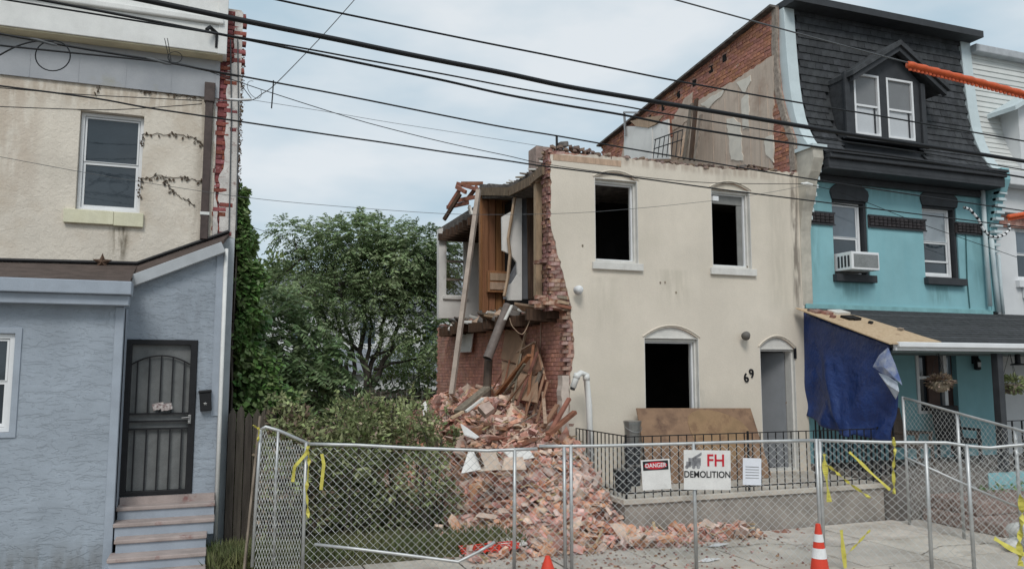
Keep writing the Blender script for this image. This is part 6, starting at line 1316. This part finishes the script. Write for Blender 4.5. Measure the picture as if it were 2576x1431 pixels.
p = onZ(1378, 1462, 0); cone(p.x, p.y, .3, 'small plain orange cone in front of the rubble fence', False)
# orange netting roll on the rubble toe
nt_ = MB(); c = onZ(1230, 1393, .02)
for k in range(9): nt_.tube([c+Vector((-.35+.09*k, -.05+.02*math.sin(k), .03)), c+Vector((-.28+.09*k, .0, .12+.02*math.sin(k*2))), c+Vector((-.3+.09*k, .1, .05))], .014, 5)
for k in range(4): nt_.tube([c+Vector((-.4, -.04+.05*k, .05+.02*k)), c+Vector((.45, -.03+.05*k, .06+.02*k))], .012, 5)
tag(nt_.build('orange_netting', m_orange), 'crumpled orange safety netting at the foot of the rubble', 'netting')

MB().box((13.0, YE+.085, .02), (19.9, YE+.099, .70)).build('porch_skirt', m_teal, TH_)
m_brst = mat('brownstone', (.24, .17, .145), .9, var=.25, scale=5, bump=.008, bscale=20)
ST2 = thing('stone_steps', 'low brown stone steps before the teal porch at the far right', 'steps', (12, 9.3, 0))
MB().box((11.3, 9.0, 0), (13.6, 10.5, .2)).build('step', m_brst, ST2, bevel=.03); MB().box((11.5, 9.6, .2), (13.4, 10.55, .42)).build('step', m_brst, ST2, bevel=.03)
m_bag = mat('white_sandbag', (.62, .61, .58), .85, var=.1, scale=8, bump=.01, bscale=20)
for x, y, z, rz, lab in ((10.75, 8.3, .09, .2, 'white sandbag on the ground at the far right, nearest the fence'), (11.25, 8.55, .09, -.3, 'white sandbag on the ground at the far right, next to the stone steps'), (11.0, 8.45, .25, .1, 'white sandbag lying on top of the other two bags')):
    b = MB(); n1_, n2_ = 12, 8
    vs = [(x + (.3*math.cos(u)*max(.05, math.cos(v))**.6)*math.cos(rz) - (.19*math.sin(u)*max(.05, math.cos(v))**.6)*math.sin(rz), y + (.3*math.cos(u)*max(.05, math.cos(v))**.6)*math.sin(rz) + (.19*math.sin(u)*max(.05, math.cos(v))**.6)*math.cos(rz), z + .09*math.sin(v)) for v in [-math.pi/2 + math.pi*j/n2_ for j in range(n2_+1)] for u in [2*math.pi*i/n1_ for i in range(n1_)]]
    b.add(vs, [(j*n1_+i, j*n1_+(i+1) % n1_, (j+1)*n1_+(i+1) % n1_, (j+1)*n1_+i) for j in range(n2_) for i in range(n1_)]); tag(b.build('sandbag', m_bag, smooth=True), lab, 'sandbag', 'sandbags at the far right')
n = 900; P = np.stack([rng.uniform(12.6, 16, n), rng.uniform(10.2, 10.56, n), rng.uniform(0, .5, n)], 1); T = thing('weed_clump', 'green weeds growing along the foot of the teal porch', 'weeds', (14, 10.4, 0)); fastmesh('foliage', leaves(P, rng.normal(size=(n, 3)) + np.array([0, -.4, .4]), rng.uniform(.06, .14, n), .05), LEAF['ivy'], T)
# ================================================================ OVERHEAD CABLES
m_cab = mat('black_cable', (.012, .013, .015), .55, var=.1); m_cab2 = mat('grey_cable', (.10, .105, .11), .5)
YS = 7.6
wire('utility_cable', [(150, -42), (360, 0), (600, 50), (848, 100), (972, 126), (1121, 156), (1271, 185), (1420, 217), (1570, 243), (1719, 268), (2018, 318), (2213, 350), (2432, 383), (2620, 413)], YS, .026, m_cab, 'thickest black cable bundle crossing the whole street', group='overhead cables')
wire('utility_cable', [(-60, -12), (250, 38), (616, 97), (779, 125), (918, 151), (1121, 188), (1271, 217), (1420, 243), (1570, 268), (1687, 289), (2018, 342), (2276, 378), (2620, 435)], YS+.15, .0085, m_cab, 'thin cable just below the thickest bundle', group='overhead cables')
wire('utility_cable', [(-60, -30), (250, 28), (616, 99), (779, 133), (972, 173), (1121, 204), (1271, 238), (1420, 265), (1570, 290), (1734, 322), (2018, 365), (2276, 398), (2620, 454)], YS+.2, .013, m_cab, 'medium cable, third below the thickest bundle', group='overhead cables')
wire('utility_cable', [(560, -30), (800, 22), (1169, 98), (1366, 137), (1570, 178), (1718, 207), (2018, 260), (2229, 295), (2620, 363)], YS-.3, .0095, m_cab, 'uppermost thin cable passing in front of the dormer', group='overhead cables')
wire('utility_cable', [(1480, -60), (1750, 14), (2053, 97), (2279, 157), (2440, 197), (2620, 243)], YS-.5, .0085, m_cab2, 'cable that carries the orange sleeve before the mansard', group='overhead cables')
wire('utility_cable', [(0, 115), (187, 134), (401, 156), (523, 177), (697, 209), (872, 242), (1121, 292), (1271, 321), (1406, 343), (1570, 372), (1640, 384), (1978, 441), (2323, 494), (2620, 537)], 9.6, .0105, m_cab, 'cable sloping past the top of the ivory facade', group='overhead cables')
wire('utility_cable', [(-20, 82), (134, 110), (300, 138), (418, 156), (523, 178), (600, 192)], 9.65, .013, m_cab, 'cable bundle across the grey frieze of the left house', group='overhead cables')
wire('utility_cable', [(-20, 214), (234, 247), (368, 271), (523, 294), (825, 339), (972, 360), (1121, 383), (1271, 404), (1366, 418), (1596, 447), (1816, 477), (2063, 508), (2245, 531), (2620, 577)], 10.0, .0105, m_cab, 'cable crossing the upper windows of the ivory house', group='overhead cables')
wire('service_wire', [(520, 178), (570, 196), (686, 235), (872, 294), (972, 322), (1121, 359), (1271, 391), (1378, 414), (1590, 443), (1784, 460), (2019, 463)], 11.6, .006, m_cab, 'thin wire dropping from the left house to the ivory house corner', group='overhead cables')
wire('service_wire', [(635, 252), (825, 282), (972, 307), (1121, 330), (1366, 369)], 12.2, .0035, m_cab2, 'very thin wire fading toward the torn roof corner', group='overhead cables')
wire('service_wire', [(-20, 391), (200, 432), (400, 465), (628, 498), (850, 519), (1103, 537), (1250, 540), (1383, 538), (1496, 533), (1650, 520), (1794, 505)], 11.9, .0038, m_cab2, 'lowest thin wire ending at the right upper window', group='overhead cables')
wire('service_wire', [(1878, 494), (1960, 480), (2040, 464)], 12.4, .004, m_cab2, 'short thin wire from the right upper window to the corner', group='overhead cables')
wire('service_wire', [(2030, 464), (2100, 480), (2177, 508), (2300, 557), (2408, 595), (2558, 647)], 12.3, .006, m_cab, 'thin wire sagging across the teal house wall', group='overhead cables')
wire('service_wire', [(-20, 220), (200, 238), (350, 246), (508, 254)], 11.6, .006, m_cab, 'thin wire ending at the brown downspout, upper one', group='overhead cables')
wire('service_wire', [(-20, 268), (200, 276), (301, 276), (400, 270), (508, 262)], 11.5, .006, m_cab, 'thin wire ending at the brown downspout, lower one', group='overhead cables')
wire('service_wire', [(935, -50), (870, 25), (804, 98), (695, 210), (660, 236), (635, 252), (600, 254), (545, 254)], 11.0, .0065, m_cab2, 'grey service drop slanting down to the left house corner', group='overhead cables')
wire('service_wire', [(-20, 150), (40, 118), (90, 104), (135, 104)], 9.6, .009, m_cab, 'short cable rising at the far left into the bundle', group='overhead cables')
wire('service_wire', [(628, 570), (690, 590), (745, 610)], 20, .006, m_cab2, 'distant thin wire above the yellowing tree', group='overhead cables')
for (a, b) in (((960, 880), (1110, 862)), ((930, 925), (1110, 918))): pass
wire('service_wire', [(930, 926), (1020, 923), (1108, 920)], 27, .012, m_cab, 'low distant wire before the lime shrub, lower one', group='overhead cables'); wire('service_wire', [(960, 912), (1040, 905), (1108, 897)], 27, .012, m_cab, 'low distant wire before the lime shrub, upper one', group='overhead cables')
tag(MB().tube([onY(133+44*math.cos(a), 141+38*math.sin(a), 9.6) for a in [k*2*math.pi/28 for k in range(29)]], .007, 5).build('cable_coil', m_cab), 'round loop of slack cable hanging at the far left', 'cable')
tag(MB().tube([onY(440+18*math.cos(a), 145+14*math.sin(a), 9.6) for a in [k*2*math.pi/20 for k in range(21)]], .004, 5).build('cable_coil', m_cab), 'small loop of slack cable before the grey frieze', 'cable')
tag(MB().tube([onY(640+16*math.cos(a)+8*math.sin(a), 226+22*math.sin(a), 11) for a in [k*2*math.pi/20 for k in range(17)]], .004, 5).build('cable_coil', m_cab2), 'small loop of slack wire right of the left house corner', 'cable')
tag(MB().tube([onY(688, 203, 9.6), onY(686, 235, 9.6), onY(683, 273, 9.6)], .008, 5).build('hanging_wire_end', m_cab), 'short wire end hanging from the cable beside the left house', 'wire')
for (pts, lab) in (([(414, 97), (420, 125), (427, 154)], 'left of two drop wires before the grey frieze'), ([(421, 97), (426, 125), (430, 154)], 'right of two drop wires before the grey frieze'), ([(603, 205), (615, 225), (632, 248)], 'short slack wire at the left house corner')): wire('drop_wire', pts, 10.4, .005, m_cab, lab, 'wire')
for k, (x, dx) in enumerate(((560, 1), (578, 2))): tag(MB().tube([onY(x+20, 100, YF-.03), onY(x+22, 300, YF-.03), onY(x+16, 580, YF-.03)], .01, 5).build('wall_cable', m_cab2), ['left', 'right'][k] + ' of two cables running down the peeling pier', 'cable')
# splice cases
for (x, y, Y, lab) in ((400, 155, 9.6, 'grey splice fitting on the cable before the frieze'), (110, 106, 9.6, 'pale splice fitting at the far left of the cable')): c = onY(x, y, Y); tag(MB().tube([c+Vector((-.13, 0, .02)), c+Vector((-.08, 0, .015)), c+Vector((.08, 0, -.015)), c+Vector((.13, 0, -.02))], [.008, .015, .015, .008], 8).build('cable_splice', m_cab2), lab, 'splice')
ins = onY(604, 252, YF-.2); tag(MB().tube([onY(575, 249, YF-.1), ins, onY(632, 250, YF-.3)], [.012, .02, .014], 8).build('wire_insulator', m_vinyl), 'white wire insulator on the left house corner', 'insulator')
ins = onY(2030, 462, YF-.4); tag(MB().tube([ins+Vector((-.1, .05, .0)), ins, ins+Vector((.12, -.02, -.02))], [.02, .035, .02], 8).build('wire_insulator', m_pvc), 'white wire insulator on the console beside the teal wall', 'insulator')
# orange sleeve
def sleeve(px, Y, r, label):
    P = [onY(x, y, Y) for x, y in px]; Q = []
    for a, b in zip(P[:-1], P[1:]): Q += [a.lerp(b, k/16) for k in range(16)]
    Q.append(P[-1]); t = thing('cable_guard', label, 'cable guard', Q[0], 'orange cable guards'); MB().tube(Q, [r*(1+.12*math.sin(i*2.1)) for i in range(len(Q))], 8).build('sleeve', m_org2, t, smooth=True)
    b = MB()
    for a, c in zip(Q[:-1], Q[1:]): m_ = (a+c)/2; b.obox(m_-Vector((0, 0, r*1.1)), (c-a)*.3, (0, .01, 0), (0, 0, r*.5))
    b.build('clip_flange', m_org2, t)
m_org2 = mat('orange_guard', (.62, .11, .035), .5, var=.1, scale=20)
sleeve([(2284, 163), (2440, 201), (2600, 243)], YS-.5, .043, 'long orange plastic guard around the upper right cable'); sleeve([(2536, 546), (2570, 540), (2600, 535)], 11.5, .05, 'short orange plastic guard at the right edge')
gb = [onY(x, y, 12.1) for x, y in ((2425, 522), (2440, 527), (2460, 550), (2475, 580), (2490, 594), (2510, 597), (2528, 590), (2540, 575), (2536, 560))]; Q = []
for a, b in zip(gb[:-1], gb[1:]): Q += [a.lerp(b, k/5) for k in range(5)]
GT = thing('striped_cable', 'black and white striped cable looping at the right corner', 'cable', Q[0]); MB().tube(Q, .028, 7).build('core', m_vinyl, GT, smooth=True); b = MB()
for i in range(0, len(Q)-1, 3): b.tube([Q[i], Q[i+1]], .031, 7)
b.build('bands', m_black, GT)
